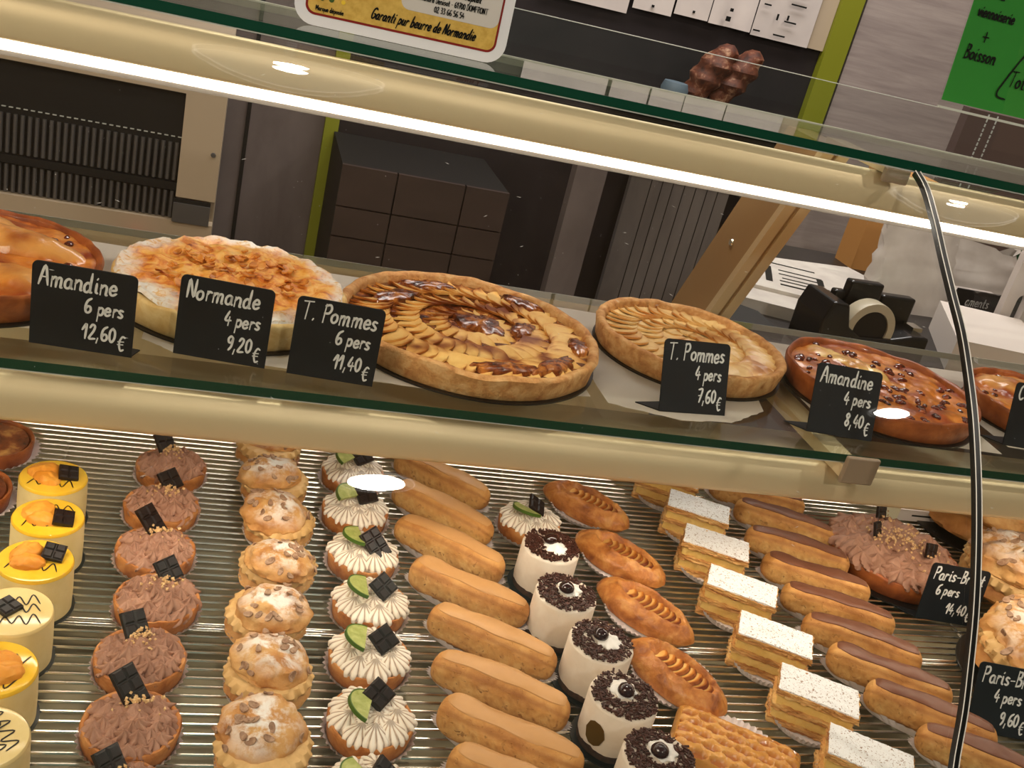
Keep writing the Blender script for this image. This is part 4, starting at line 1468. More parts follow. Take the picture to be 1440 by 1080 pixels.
# ---- eclairs
def make_eclair(v, icing, L=.066):
    t = empty('coffee_eclair' if icing == 'coffee_icing' else 'chocolate_eclair')
    b = paper_cup(.0165, .0203, .0105, 44, (3.4, 1.0))
    b.build('paper_case', 'cup', t)
    W, H, zc = .0176, .0185, .0192
    nu, nv = 52, 72

    def sec(x01, a, off=0.0):
        q = min(1, abs(x01))
        k = (1 - q ** 7) ** .42 * (1 + .05 * math.sin(x01 * 5 + v))
        ca, sa = math.cos(a), math.sin(a)
        e = .76
        y = math.copysign(abs(ca) ** e, ca) * W
        z = math.copysign(abs(sa) ** e, sa) * H
        if z < 0:
            z *= .92
        wob = 1 + .055 * nz(x01 * 3.2 + v * 9, ca * 1.4, sa * 1.4, 1.0, 3)
        side = max(0, 1 - abs(sa + .05) * 2.1)
        wob += side * .075 * nz(x01 * 11 + v, ca * 3, sa * 7, 1.0, 4)
        bend = .0035 * math.sin(v * 2.1 + 1) * (x01 ** 2 - .4)
        return (x01 * L * (1 - .0 * q), y * k * wob + off * ca + bend, zc + (z * k * wob) + off * sa)
    P = np.zeros((nv + 1, nu, 3))
    C, T = np.zeros((nv + 1, nu)), np.zeros((nv + 1, nu))
    for j in range(nv + 1):
        x = -math.cos(math.pi * j / nv)
        for i in range(nu):
            a = 2 * math.pi * i / nu
            P[j, i] = sec(x * .9995, a)
            sa = math.sin(a)
            C[j, i] = max(0, 1.25 - abs(sa + .05) * 1.9) * (.75 + .6 * nz(x * 9 + v, sa * 4, 3)) * (1 - abs(x) ** 8)
            T[j, i] = max(0, nz(x * 20 + v, math.cos(a) * 2, sa * 9, 1.0, 4) - .30) * 3.0 * max(0, 1 - abs(sa + .1) * 1.6) + .55 * math.exp(-((sa - .62) / .12) ** 2)
    b = MB()
    b.grid(P, wrap_u=True, crack=np.clip(C, 0, 1), toast=np.clip(T, 0, 1))
    b.build('choux_body', 'eclair', t)
    g = MB()
    gu, gv = 17, 36
    P = np.zeros((gv + 1, gu, 3))
    for j in range(gv + 1):
        x = -.93 + 1.86 * j / gv
        wd = math.radians(43 + 4 * math.sin(x * 7 + v)) * (1 - abs(x / .945) ** 7) ** .5
        for i in range(gu):
            u = -1 + 2 * i / (gu - 1)
            edge = min(1 - abs(u), (1 - abs(x) / .93) * 4)
            P[j, i] = sec(x, math.radians(78) - u * wd, .0015 * max(0, min(1, edge * 7)) ** .5 - .0006)
    g.grid(P, flip=True)
    g.build('icing', icing, t)
    return t


# ---- black forest cake
def make_forest(v, seal=False):
    t = empty('black_forest_cake')
    b = MB()
    b.lathe([(.001, 0), (.0365, 0), (.0365, .0015), (.001, .0015)], 48)
    b.build('cake_board', 'board', t)
    b = MB()
    b.lathe([(.001, .0016), (.031, .0016), (.0312, .008), (.0305, .0105)], 48, fr=lambda a, j, r, z: 1 + .02 * nz(math.cos(a) * 5 + v, math.sin(a) * 5, z * 200))
    b.build('sponge_base', 'sponge', t)
    b = MB()
    b.lathe([(.0312, .0085), (.0316, .012), (.0316, .049), (.0305, .0512), (.028, .052), (.001, .052)], 64,
            fr=lambda a, j, r, z: 1 + .008 * nz(math.cos(a) * 3 + v, math.sin(a) * 3, z * 100),
            fz=lambda a, j, r, z: .0022 * nz(math.cos(a) * 4 + v, math.sin(a) * 4, 0) if j == 0 else 0)
    b.build('white_mousse', 'mousse_white', t, sharp=60)
    rng = random.Random(v)
    s_ = MB()
    gap = rng.uniform(0, 6.28)
    for i in range(620):
        a = rng.uniform(0, 6.28)
        r = math.sqrt(rng.uniform(.12, 1)) * .0298
        if r < .016 and abs((a - gap + math.pi) % (2 * math.pi) - math.pi) < 1.5 and r > .006:
            continue
        if r > .024 and abs((a - gap + math.pi) % (2 * math.pi) - math.pi) < .5 and rng.random() < .6:
            continue
        T = XF((r * math.cos(a), r * math.sin(a), .0525 + rng.uniform(0, .0022)), (rng.uniform(-.4, .4), rng.uniform(-.4, .4), rng.uniform(0, 3.14)))
        l, w = rng.uniform(.0012, .0027), rng.uniform(.00045, .0008)
        s_.box(-l, l, -w, w, -w, w, T=T)
    s_.build('chocolate_shavings', 'shavings', t, smooth=False)['kind'] = 'stuff'
    b = MB()
    rosette(b, (.007 * math.cos(gap), .007 * math.sin(gap), .0518), .011, .0075, (0, 0), 7, .14, .8, 7, seed=v)
    b.build('cream_swirl', 'cream', t)
    c = MB()
    lumpy(c, .0078, .0078, .0075, .0, v, .04, 20, 9, under=.9)
    put(c.build('cherry', 'cherry', t), (-.002 * math.cos(gap), -.002 * math.sin(gap) + .002, .0575), (0, 0, 0))
    if seal:
        g = MB()
        P = np.array([[(.0322 * math.cos(a), .0322 * math.sin(a), z) for a in np.linspace(math.radians(196), math.radians(232), 12)] for z in (.014, .018, .026, .034, .038)])
        mid = math.radians(214)
        for j, zz in enumerate((.013, .0165, .025, .0335, .037)):
            hw = math.sqrt(max(0.02, 1 - ((zz - .025) / .0125) ** 2)) * math.radians(19)
            for i, q in enumerate(np.linspace(-1, 1, 12)):
                P[j, i] = (.0323 * math.cos(mid + q * hw), .0323 * math.sin(mid + q * hw), zz)
        g.grid(P)
        g.build('gold_seal', 'gold', t)
    return t


# ---- mango mousse cake
def make_mousse(v, mango=True):
    t = empty('mango_mousse_cake' if mango else 'vanilla_mousse_cake')
    R = .0315
    b = MB()
    b.lathe([(.001, 0), (.0342, 0), (.0342, .0013), (.001, .0013)], 48)
    b.build('cake_board', 'board', t)
    b = MB()
    b.lathe([(.001, .0014), (R, .0014), (R + .0004, .02), (R, .0455)], 64)
    b.build('mousse_body', 'mousse_yellow', t)
    b = MB()
    b.lathe([(R, .0452), (R, .0468), (R - .0012, .0485), (R - .004, .0492), (.001, .0490)], 64)
    b.build('mirror_glaze', 'yellow_glaze' if mango else 'pale_glaze', t)
    T = Matrix.Translation((0, 0, .0494))
    rng = random.Random(v + 4)
    d = MB()
    for q in range(2 if mango else 3):
        pts = []
        y0 = (-.013, .012, .002)[q] + .003 * v * .5
        for i in range(9):
            pts.append((-.021 + i * .0052, y0 + (.0055 if i % 2 else -.0055) * rng.uniform(.7, 1.2)))
        stroke(d, pts, .0011, T, 0)
    d.build('chocolate_drizzle', 'chocolate', t)
    if mango:
        for i, (x, y, rx, ry, h, rz) in enumerate(((-.009, .006, .016, .0115, .009, 20), (-.005, -.007, .0145, .010, .008, -35))):
            m = MB()
            lumpy(m, rx, ry, h, 0, v * 3 + i, .12, 36, 9, under=.1)
            put(m.build('mango_piece', 'mango', t), (x, y, .0488), (0, 0, rz + 20 * v))
        put(choc_piece(2, 2, .0090).build('chocolate_piece', 'chocolate', t, smooth=False), (.013, (.001, -.009, .007)[v % 3], .0520), (12, 10, (10, 0, 0)[v % 3]))
    else:
        put(choc_piece(2, 2, .0085).build('chocolate_piece', 'chocolate', t, smooth=False), (-.004, .002, .0500), (6, 0, 40))
    return t


# ---- apple turnover (boat with a window of apple slices)
def make_turnover(v):
    t = empty('apple_turnover')
    paper_cup(.0395, .0440, .0065, 48).build('paper_case', 'cup', t)
    L, W, H = .061, .0306, .020
    nu, nv = 96, 34
    P = np.zeros((nv + 1, nu, 3))

    def surf(rho, a):
        x, y = rho * math.cos(a), rho * math.sin(a)
        h = (1 - rho ** 3.2) ** .55 if rho < 1 else 0
        e = math.hypot((x - .06) / .64, y / .50)
        h2 = .42 if e < .8 else (.42 + (h - .42) * min(1, (e - .8) / .32) + .06 * math.exp(-((e - 1.05) / .16) ** 2))
        if h < .40:
            h2 = h
        h2 += .11 * nz(x * 4.2 + v * 5, y * 3.0, v, 1.0, 5) * (1 if e > .9 else .2)
        k = 1 + .05 * nz(math.cos(a) * 1.6 + v, math.sin(a) * 1.6, 3)
        return (L * x * k, W * y * k, .0035 + H * max(h2, 0) + .003)
    for j in range(nv + 1):
        for i in range(nu):
            P[j, i] = surf(max(.001, 1 - (j / nv) ** 1.0) if j else 1.0, 2 * math.pi * i / nu)
    b = MB()
    base = np.array([[(p[0] * .93, p[1] * .93, .0015) for p in P[0]]])
    b.grid(np.concatenate([base, P]), wrap_u=True)
    b.build('puff_pastry', 'puff', t)
    s_ = MB()
    rng = random.Random(v)
    n = 8
    for i in range(n):
        x = L * (.06 - .53 + 1.06 * (i + .5) / n)
        hw = W * .52 * math.sqrt(max(.12, 1 - ((x / L - .06) / .60) ** 2))
        gu, gv = 11, 6
        Q = np.zeros((gv + 1, gu, 3))
        A, B = np.zeros((gv + 1, gu)), np.zeros((gv + 1, gu))
        for j in range(gv + 1):
            q = j / gv
            for k in range(gu):
                u = -1 + 2 * k / (gu - 1)
                bow = .006 * (1 - u * u)
                dx = -.0045 + .0115 * q + bow
                zz = .0155 + .0060 * q * (1 - .35 * u * u) + .001 * rng.uniform(-.1, .1)
                if j == gv:
                    zz -= .0030
                    dx += .0006
                Q[j, k] = (x + dx - .003, hw * u, zz + .0012)
                A[j, k] = .95 if j >= gv - 2 else .45 * q
                B[j, k] = max(0, (1.0 if j == gv else .8 if j == gv - 1 else .25 if j == gv - 2 else 0) * (.85 + .6 * nz(u * 2 + i, v, 1)) + (.5 if i > n - 3 else 0) * q)
        s_.grid(Q, tan=np.clip(A, 0, 1), toast=np.clip(B, 0, 1))
    s_.build('apple_slices', 'apple', t, sharp=50)['kind'] = 'stuff'
    return t


# ---- lattice slice
def make_lattice():
    t = empty('lattice_slice')
    paper_cup(.044, .051, .0065, 48).build('paper_case', 'cup', t)
    L, W = .060, .036
    nx, ny = 90, 56
    P = np.zeros((ny, nx, 3))
    A = np.zeros((ny, nx))
    for j in range(ny):
        for i in range(nx):
            x, y = -1 + 2 * i / (nx - 1), -1 + 2 * j / (ny - 1)
            dome = (1 - abs(x) ** 8) ** .4 * (1 - abs(y) ** 5) ** .4
            row = (y + 1) * 3.0
            r = math.floor(row)
            fy = (row - r - .5) * 2
            cx = (x + 1) * 3.2 + .5 * (r % 2)
            fx = (cx - math.floor(cx) - .5) * 2
            lens = max(0, 1 - abs(fy) * 1.25 - abs(fx) ** 2 * .95) if abs(x) < .92 and abs(y) < .92 else 0
            A[j, i] = min(1, lens * 2)
            P[j, i] = (L * x, W * y, .003 + dome * (.0155 + .0018 * nz(x * 6, y * 6, 2) - .0045 * min(1, lens * 2.2)))
    b = MB()
    b.grid(P, toast=A)
    e = [P[0, :], P[-1, ::-1]]
    ring = np.concatenate([P[0, :], P[1:-1, -1], P[-1, ::-1], P[1:-1, 0][::-1]])
    low = ring.copy()
    low[:, 2] = .0012
    b.grid(np.array([low, ring]), wrap_u=True)
    m = food('lattice_pastry', [(0.3, s(206, 140, 62)), (0.7, s(226, 166, 88))], 50, .35, (180, .4, .001), coat=.3, attr=[('toast', s(176, 104, 46))])
    b.build('lattice_pastry', m, t)
    return t


# ---- mille-feuille
def wavy_box(b, lx, ly, z0, z1, seed, amp, nx=40, ny=22, nzs=5, ridge=0.0):
    """box with ragged sides; rounded in no way on top"""
    per = 2 * (nx + ny)
    xs = np.linspace(-1, 1, nx + 1)
    ys = np.linspace(-1, 1, ny + 1)
    ring = [(x, -1) for x in xs[:-1]] + [(1, y) for y in ys[:-1]] + [(x, 1) for x in xs[::-1][:-1]] + [(-1, y) for y in ys[::-1][:-1]]
    P = np.zeros((nzs + 1, per, 3))
    for j in range(nzs + 1):
        q = j / nzs
        for i, (x, y) in enumerate(ring):
            k = amp * nz(x * 5 + seed, y * 4, q * 2.5 + seed, 1.0, 4) + ridge * math.sin(q * 9.4 + 3 * nz(x * 2, y * 2, seed))
            P[j, i] = (x * lx / 2 + math.copysign(k, x) * (abs(x) == 1), y * ly / 2 + math.copysign(k, y) * (abs(y) == 1), z0 + (z1 - z0) * q + .3 * amp * nz(x * 4 + seed, y * 4, 9))
    b.grid(P, wrap_u=True)
    for j, fl in ((0, True), (nzs, False)):
        o = b.n
        top = np.zeros((ny + 1, nx + 1, 3))
        idx = {}
        for i, (x, y) in enumerate(ring):
            idx[(round(x, 5), round(y, 5))] = P[j, i]
        for a, y in enumerate(ys):
            for c, x in enumerate(xs):
                p = idx.get((round(x, 5), round(y, 5)))
                top[a, c] = p if p is not None else (x * lx / 2, y * ly / 2, (z0, z1)[j > 0] + (.6 * amp * nz(x * 4 + seed, y * 4, 9 + j, 1.0, 4)))
        b.grid(top, flip=fl)


def make_mille(v):
    t = empty('mille_feuille')
    paper_cup(.0350, .0388, .008, 48).build('paper_case', 'cup', t)
    lx, ly = .077, .044
    z = .0012
    for i, (kind, h) in enumerate((('p', .0065), ('c', .0105), ('p', .0055), ('c', .0105), ('p', .0065))):
        b = MB()
        if kind == 'p':
            wavy_box(b, lx, ly, z, z + h, v * 10 + i, .0026, ridge=.0011)
            o = b.build('pastry_layer', 'layers', t)
        else:
            wavy_box(b, lx - .005, ly - .005, z - .0004, z + h + .0004, v * 10 + i, .0018)
            o = b.build('custard_layer', 'custard', t)
        z += h
    b = MB()
    wavy_box(b, lx - .001, ly - .001, z - .0003, z + .0016, v * 10 + 8, .0016, nzs=2)
    b.build('icing_top', 'icing_sugar', t)
    return t


# ------------------------------------------------------------------ pastries set out on the deck
cache = {}
GRP = 'pastry column on the wire rack: '
ys = [.219, .140, .062, -.015, -.093, -.170, -.246]
xs = [-.017, -.021, -.020, -.012, -.019, -.018, -.016]
for i, (x, y) in enumerate(zip(xs, ys)):
    v = (0, 2, 1, 2, 0, 1, 0)[i]
    spawn(cache, 'choco%d' % v, lambda: make_choco_tartlet(v), (x, y, DECK), math.radians((10, -18, 8, -20, 5, 2, 15)[i]),
          'chocolate cream tartlet with nuts and chocolate square, %s of its column' % ORD[i], 'tartlet', GRP + 'chocolate cream tartlets')

for i, (x, y) in enumerate(((.088, .280), (.094, .201), (.098, .124), (.096, .046), (.085, -.032), (.086, -.111), (.082, -.193))):
    v = (2, 0, 1, 2, 1, 0, 2)[i]
    spawn(cache, 'almond%d' % v, lambda: make_almond(v), (x, y, DECK), math.radians(i * 67),
          'sugar-dusted almond choux bun in a paper cup, %s of its column' % ORD[i], 'choux bun', GRP + 'almond choux buns')

for i, (x, y) in enumerate(((.186, .246), (.182, .163), (.184, .081), (.184, 0), (.176, -.077), (.170, -.157), (.162, -.236))):
    v = (0, 0, 2, 1, 1, 0, 2)[i]
    spawn(cache, 'lime%d' % v, lambda: make_lime(v), (x, y, DECK), math.radians((15, 0, -25, 8, 0, 35, -5)[i]),
          'meringue tartlet with lime and chocolate square, %s of its column' % ORD[i], 'tartlet', GRP + 'lime meringue tartlets')
spawn(cache, 'lime1', lambda: make_lime(1), (.388, .171, DECK), math.radians(40),
      'meringue tartlet with chocolate, alone behind the white black forest cakes', 'tartlet', GRP + 'lime meringue tartlets')

for i, (x, y, a) in enumerate(((.292, .244, -41), (.282, .170, -41), (.279, .099, -37), (.286, .022, -33), (.296, -.052, -32), (.291, -.118, -30), (.286, -.179, -31), (.286, -.234, -31))):
    v = i % 3
    spawn(cache, 'coffee%d' % v, lambda: make_eclair(v, 'coffee_icing'), (x, y, DECK), math.radians(a),
          'long choux eclair with tan coffee icing, %s of its slanting row' % ORD[i], 'eclair', GRP + 'coffee eclairs')

for i, (x, y) in enumerate(((.380, .070), (.375, -.012), (.391, -.084), (.390, -.157), (.398, -.228))):
    v = (0, 1, 2, 3, 1)[i]
    spawn(cache, 'forest%d' % v, lambda: make_forest(v, v == 3), (x, y, DECK), 0.0,
          ('round white cake with chocolate shavings and cherry, %s of five' % ORD[i]) if v != 3 else 'round white cake with chocolate shavings and a gold seal on its side', 'cake', GRP + 'black forest cakes')

for i, (x, y, a) in enumerate(((.479, .231, -44), (.489, .121, -49), (.487, .024, -52), (.484, -.078, -58))):
    v = i % 3
    spawn(cache, 'turnover%d' % v, lambda: make_turnover(v), (x, y, DECK), math.radians(a),
          'golden oval pastry with a window of browned apple slices, %s of four' % ORD[i], 'pastry', GRP + 'apple pastries')
t = make_lattice()
t.location = (.506, -.178, DECK)
t.rotation_euler = (0, 0, math.radians(-32))
tag(t, 'golden lattice-topped pastry in front of the apple pastries', 'pastry')

for i, (x, y, a) in enumerate(((.604, .280, -26), (.613, .200, -26), (.604, .121, -26), (.600, .037, -29), (.601, -.046, -29), (.609, -.128, -30), (.618, -.211, -32))):
    v = i % 3
    spawn(cache, 'mille%d' % v, lambda: make_mille(v), (x, y, DECK), math.radians(a),
          'mille-feuille slice with speckled white sugar top, %s of its row' % ORD[i], 'mille-feuille', GRP + 'mille-feuilles')

for i, (x, y, a) in enumerate(((.738, .275, -20), (.748, .213, -27), (.735, .150, -25), (.730, .090, -24), (.728, .032, -24), (.726, -.025, -28), (.728, -.080, -30), (.742, -.136, -32), (.765, -.196, -32))):
    v = i % 3
    spawn(cache, 'chocecl%d' % v, lambda: make_eclair(v, 'choco_icing'), (x, y, DECK), math.radians(a),
          'long choux eclair with brown chocolate icing, %s of its slanting row' % ORD[i], 'eclair', GRP + 'chocolate eclairs')

for i, (x, y, k, v) in enumerate(((-.124, .130, 1, 0), (-.117, .060, 1, 1), (-.116, -.008, 1, 2), (-.121, -.078, 0, 3), (-.121, -.146, 1, 4), (-.114, -.216, 0, 5))):
    spawn(cache, 'mousse%d%d' % (k, v % 3), lambda: make_mousse(v % 3, bool(k)), (x, y, DECK), math.radians((0, 5, -4, 10, 170, -60)[i]),
          ('yellow round mousse cake with mango and chocolate, %s of its column' if k else 'pale round mousse cake with chocolate drizzle, %s of its column') % ORD[i],
          'mousse cake', GRP + 'round mousse cakes')


def make_flan():
    t = empty('custard_tartlet')
    paper_cup(.038, .0485, .009, 40).build('paper_cup', 'cup', t)
    shell(.043, .021, .004, .012, 31, m='red_crust', parent=t, floor=.012)
    b = MB()
    b.lathe([(.039, .015), (.037, .0185), (.03, .0195), (.001, .0190)], 48, fz=lambda a, j, r, z: .001 * nz(r * 60 * math.cos(a), r * 60 * math.sin(a), 1))
    m = food('browned_custard', [(0.35, s(70, 30, 16)), (0.55, s(128, 62, 28)), (0.72, s(206, 150, 80))], 34, .25, (90, .2, .001), coat=.4)
    b.build('browned_custard', m, t)
    return t


for i, (x, y, lab) in enumerate(((-.203, .242, 'browned custard tartlet under the shelf light at the left frame edge'), (-.206, .143, 'browned custard tartlet left of the yellow mousse cakes, mostly out of frame'))):
    spawn(cache, 'flan', make_flan, (x, y, DECK), i * 1.3, lab, 'tartlet', GRP + 'custard tartlets')


def big_choco():
    t = empty('large_chocolate_tart', (.884, .158, DECK))
    tag(t, 'large round tart covered in frilled chocolate cream beside the chocolate eclairs', 'tart')
    b = MB()
    b.lathe([(.001, 0), (.092, 0), (.092, .002), (.001, .002)], 64)
    b.build('cake_board', 'board', t)
    shell(.086, .027, .007, .012, 77, n=96, m='red_crust', parent=t)
    b = MB()
    b.lathe([(.001, .034), (.05, .033), (.078, .024), (.080, .015)], 64)
    rng = random.Random(3)
    k = 0
    for fr_, cnt in ((1.0, 26), (.8, 21), (.58, 15), (.36, 10), (.14, 5)):
        for i in range(cnt):
            a = 2 * math.pi * (i + rng.uniform(-.3, .3)) / cnt + fr_
            r = .074 * fr_ * rng.uniform(.95, 1.04)
            aa = rng.uniform(0, 6.28)
            rosette(b, (r * math.cos(a), r * math.sin(a), .0235 + .010 * (1 - fr_)), rng.uniform(.0105, .014), rng.uniform(.010, .017), (.006 * math.cos(aa), .006 * math.sin(aa)), 6,
                    rng.uniform(.26, .36), rng.uniform(-1.4, 1.4), 7, seed=k, per=5)
            k += 1
    b.build('chocolate_cream', 'choco_cream', t, sharp=50)
    b = MB()
    for i in range(150):
        a, r = rng.uniform(0, 6.28), abs(rng.gauss(.03, .016))
        crumb(b, (r * math.cos(a), r * math.sin(a), .0475 - r * .09 + rng.uniform(-.002, .002)), rng.uniform(.0013, .0026), rng)
    b.build('chopped_nuts', 'nuts', t, smooth=False)['kind'] = 'stuff'
    for x, y, rz in ((.010, .068, 20), (-.026, .020, 35), (.030, -.022, 10)):
        put(choc_piece(2, 2, .0095).build('chocolate_piece', 'chocolate', t, smooth=False), (x, y, .0455), (66, 10, rz))


big_choco()


def paris_brest(loc, R, seed, label, dust=1.0, board=True, cream=True, h=1.0):
    t = empty('paris_brest', loc)
    tag(t, label, 'cake', 'large choux ring cakes')
    if board:
        b = MB()
        b.lathe([(.001, 0), (R * 1.13, 0), (R * 1.13, .002), (.001, .002)], 64)
        b.build('cake_board', 'board', t)
    b = MB()
    lumpy(b, R, R, .032 * h, .017, seed, .07, 96, 10)
    b.build('choux_base', 'choux_plain', t)
    if cream:
        b = MB()
        b.lathe([(.001, .028 * h), (R * .9, .028 * h), (R, .036 * h), (R * .98, .045 * h), (R * .85, .052 * h), (.001, .054 * h)], 200,
                fr=lambda a, j, r, z: 1 + .03 * math.cos(34 * a + z * 320) + .03 * nz(math.cos(a) * 3 + seed, math.sin(a) * 3, 0))
        b.build('praline_cream', 'praline_cream', t)
    b = MB()
    P = lumpy(b, R * .99, R * .99, .036 * h, 0, seed * 3 + 1, .13, 110, 24, dust)
    cap = b.build('choux_cap', 'choux' if dust else 'choux_plain', t)
    put(cap, (0, 0, .048 * h), (3, -3, seed * 40))
    rng = random.Random(seed)
    f = MB()
    for i in range(40):
        j, k = rng.randrange(8, 23), rng.randrange(110)
        p = P[j, k]
        n = np.cross(P[j, (k + 1) % 110] - p, P[j + 1, k] - p)
        flake(f, p + n / np.linalg.norm(n) * .0004, n, rng.uniform(.005, .0075), rng)
    f.build('almond_flakes', 'almond', cap, smooth=False)['kind'] = 'stuff'


paris_brest((1.112, .282, DECK), .088, 2, 'large plain golden choux cake under the shelf light at the right', 0.35, True, False, 1.05)
paris_brest((1.045, .112, DECK), .074, 5, 'large sugar-dusted choux cake in the middle of the right-hand stack of three', 1.0, False)
paris_brest((.957, -.062, DECK), .088, 8, 'large sugar-dusted choux cake on a black board nearest the glass', 1.0)


def price_rail():
    t = empty('price_rail', (1.05, .285, DECK))
    tag(t, 'white label rail with small black print at the back of the deck', 'label rail')
    slab('strip', 'white_paper', -.075, .085, 0, .003, .0, .018, t)
    slab('clip', plain('ivory_clip', s(230, 222, 190), .5), -.102, -.076, -.004, .006, 0, .022, t)
    b = MB()
    for x, w in ((-.05, .035), (.0, .008), (.012, .014), (.032, .02)):
        b.box(x, x + w, -.0006, .0, .008, .0105)
    b.build('black_print', 'ink', t, smooth=False)


price_rail()


# ------------------------------------------------------------------ big tarts on the glass shelf
def tart_base(name, x, y, R, label, cat='tart'):
    t = empty(name, (x, y, .0006))
    tag(t, label, cat, 'large tarts on the glass shelf')
    b = MB()
    b.lathe([(.001, 0), (R * 1.03, 0), (R * 1.03, .0018), (.001, .0018)], 72)
    b.build('cake_board', 'board', t)
    return t


def slices(b, rings, z, seed, brown, L_w=.017):
    """rings: (radius, count, radial half length, swirl deg) of leaning apple slices"""
    rng = random.Random(seed)
    for (rc, cnt, hl, sw) in rings:
        for i in range(cnt):
            a = 2 * math.pi * i / cnt + rng.uniform(-.04, .04)
            sa = a + math.radians(sw) + rng.uniform(-.1, .1)
            er = np.array((math.cos(sa), math.sin(sa), 0))
            et = np.array((-math.sin(sa), math.cos(sa), 0))
            c = np.array((rc * math.cos(a), rc * math.sin(a), 0))
            step = 2 * math.pi * rc / cnt
            w = max(step * 2.6, .013)
            gu, gv = 11, 5
            Q = np.zeros((gv + 1, gu, 3))
            A, B = np.zeros((gv + 1, gu)), np.zeros((gv + 1, gu))
            ph = rng.uniform(0, 9)
            for j in range(gv + 1):
                q = min(1, j / (gv - 1))
                for k in range(gu):
                    u = -1 + 2 * k / (gu - 1)
                    bow = w * (1 - u * u) * .62
                    p = c + er * hl * u + et * (bow * q - w * .35)
                    zz = z + .0050 * q * (1 - .55 * u * u) + .0012 * nz(p[0] * 60, p[1] * 60, seed)
                    if j == gv:
                        zz -= .0024
                    Q[j, k] = (p[0], p[1], zz)
                    n_ = nz(p[0] * 26 + seed, p[1] * 26, 4, 1.0, 3)
                    A[j, k] = np.clip((.85 if j == gv else .55 if j == gv - 1 else .05) + n_ * 1.3, 0, 1)
                    B[j, k] = np.clip((.45 if j == gv else .12 if j == gv - 1 else -.25) + (n_ * 1.9 + brown - .33), 0, .92) * (1 if brown > 0 else .5)
            b.grid(Q, tan=A, toast=B)


def apple_tart(name, x, y, R, h, label, rings, brown, m, seed):
    t = tart_base(name, x, y, R * .965, label)
    shell(R, h, .0105, .014, seed, n=150, m='tart_crust', parent=t, floor=h * .62, flare=.965)
    b = MB()
    b.lathe([(R - .0112, h * .55), (R - .0120, h * .70), (R * .6, h * .72), (.001, h * .74)], 72)
    b.build('filling', 'caramel' if brown > 0 else 'apple_pale', t)
    b = MB()
    slices(b, rings, h * .70, seed, brown)
    b.build('apple_slices', m, t, sharp=50)['kind'] = 'stuff'
    return t


t6 = apple_tart('apple_tart', .260, .156, .137, .027, 'large apple tart with dark caramelised rings of slices, in the middle of the shelf',
                ((.098, 46, .027, 36), (.064, 32, .023, 48), (.032, 18, .018, 62)), .36, 'apple', 5)
for i, (x, y, rx, ry, rot) in enumerate(((.012, .004, .034, .021, -50), (.058, .004, .020, .011, 60), (-.030, .099, .034, .012, 12), (.076, .084, .026, .012, -42),
                                         (.020, -.101, .036, .010, 8), (.072, -.080, .032, .011, 42), (.112, -.022, .012, .022, -10), (-.072, .052, .030, .012, 40))):
    b = MB()
    nu_ = 40
    P = np.zeros((5, nu_, 3))
    for j in range(5):
        q = (1.0, .92, .7, .4, .01)[j]
        for k in range(nu_):
            th = 2 * math.pi * k / nu_
            w_ = q * (1 + .38 * nz(math.cos(th) * 1.8 + i * 3, math.sin(th) * 1.8, i))
            px, py = rx * w_ * math.cos(th), ry * w_ * math.sin(th)
            c_, s_ = math.cos(math.radians(rot)), math.sin(math.radians(rot))
            P[j, k] = (x + px * c_ - py * s_, y + px * s_ + py * c_, (.0195, .0240, .0256, .0262, .0264)[j] + .0012 * nz(px * 160, py * 160, i) * (j > 0))
    b.grid(P, wrap_u=True)
    b.build('caramel_patch', 'caramel', t6)
apple_tart('apple_tart', .532, .206, .112, .027, 'smaller pale apple tart with neat swirled slices behind the tilted card',
           ((.078, 36, .024, 28), (.044, 22, .020, 40), (.018, 8, .012, 60)), -.25, 'apple_pale', 9)


def normande():
    R, h = .111, .030
    t = tart_base('cream_apple_tart', .020, .170, R * .98, 'round tart with white sugared edge and browned apple centre, behind two black cards')
    shell(R, h, .012, .014, 41, n=120, m='pale_crust', parent=t, floor=h * .8, flare=.97)
    nu, nv = 120, 40
    P = np.zeros((nv + 1, nu, 3))
    D = np.zeros((nv + 1, nu))
    for j in range(nv + 1):
        r = (R - .002) * max(.002, 1 - j / nv)
        for i in range(nu):
            a = 2 * math.pi * i / nu
            x, y = r * math.cos(a), r * math.sin(a)
            f = nz(x * 60, y * 60, 2, 1.0, 5)
            P[j, i] = (x, y, h + .0035 * f + .004 * abs(nz(x * 34, y * 34, 8)) + (-.004 if j == 0 else 0) + .002)
            q = r / R
            D[j, i] = np.clip((q - .76 + .20 * nz(x * 26, y * 26, 5)) * 4, 0, 1)
    b = MB()
    b.grid(P, wrap_u=True, dust=D)
    tt = NT('browned_apple_custard')
    co = tt.coord(False)
    c = tt.ramp(tt.noise(co, 46, 6, .65, 1.2), [(0.3, s(130, 56, 16)), (0.42, s(226, 132, 40)), (0.56, s(250, 188, 88)), (.72, s(246, 206, 136))])
    d = tt.ramp(tt.noise(co, 150, 5, .7, .5), [(0.38, s(226, 188, 130)), (0.48, s(244, 238, 226)), (.7, s(250, 248, 244))])
    tt.base(tt.mix(tt.attr('dust'), c, d))
    tt.set(.55, .35)
    tt.bump(tt.noise(co, 190, 5), .6, .0015)
    b.build('browned_top', tt.m, t)
    f = MB()
    rng = random.Random(8)
    for i in range(70):
        a, r = rng.uniform(0, 6.28), R * math.sqrt(rng.random()) * .62
        flake(f, (r * math.cos(a), r * math.sin(a), h + .0055), (rng.uniform(-.5, .5), rng.uniform(-.5, .5), 1), rng.uniform(.004, .008), rng)
    fm = food('browned_flakes', [(0.3, s(120, 58, 18)), (0.5, s(224, 140, 50)), (0.7, s(246, 196, 110))], 50, .5, None)
    f.build('apple_flakes', fm, t, smooth=False)['kind'] = 'stuff'


normande()


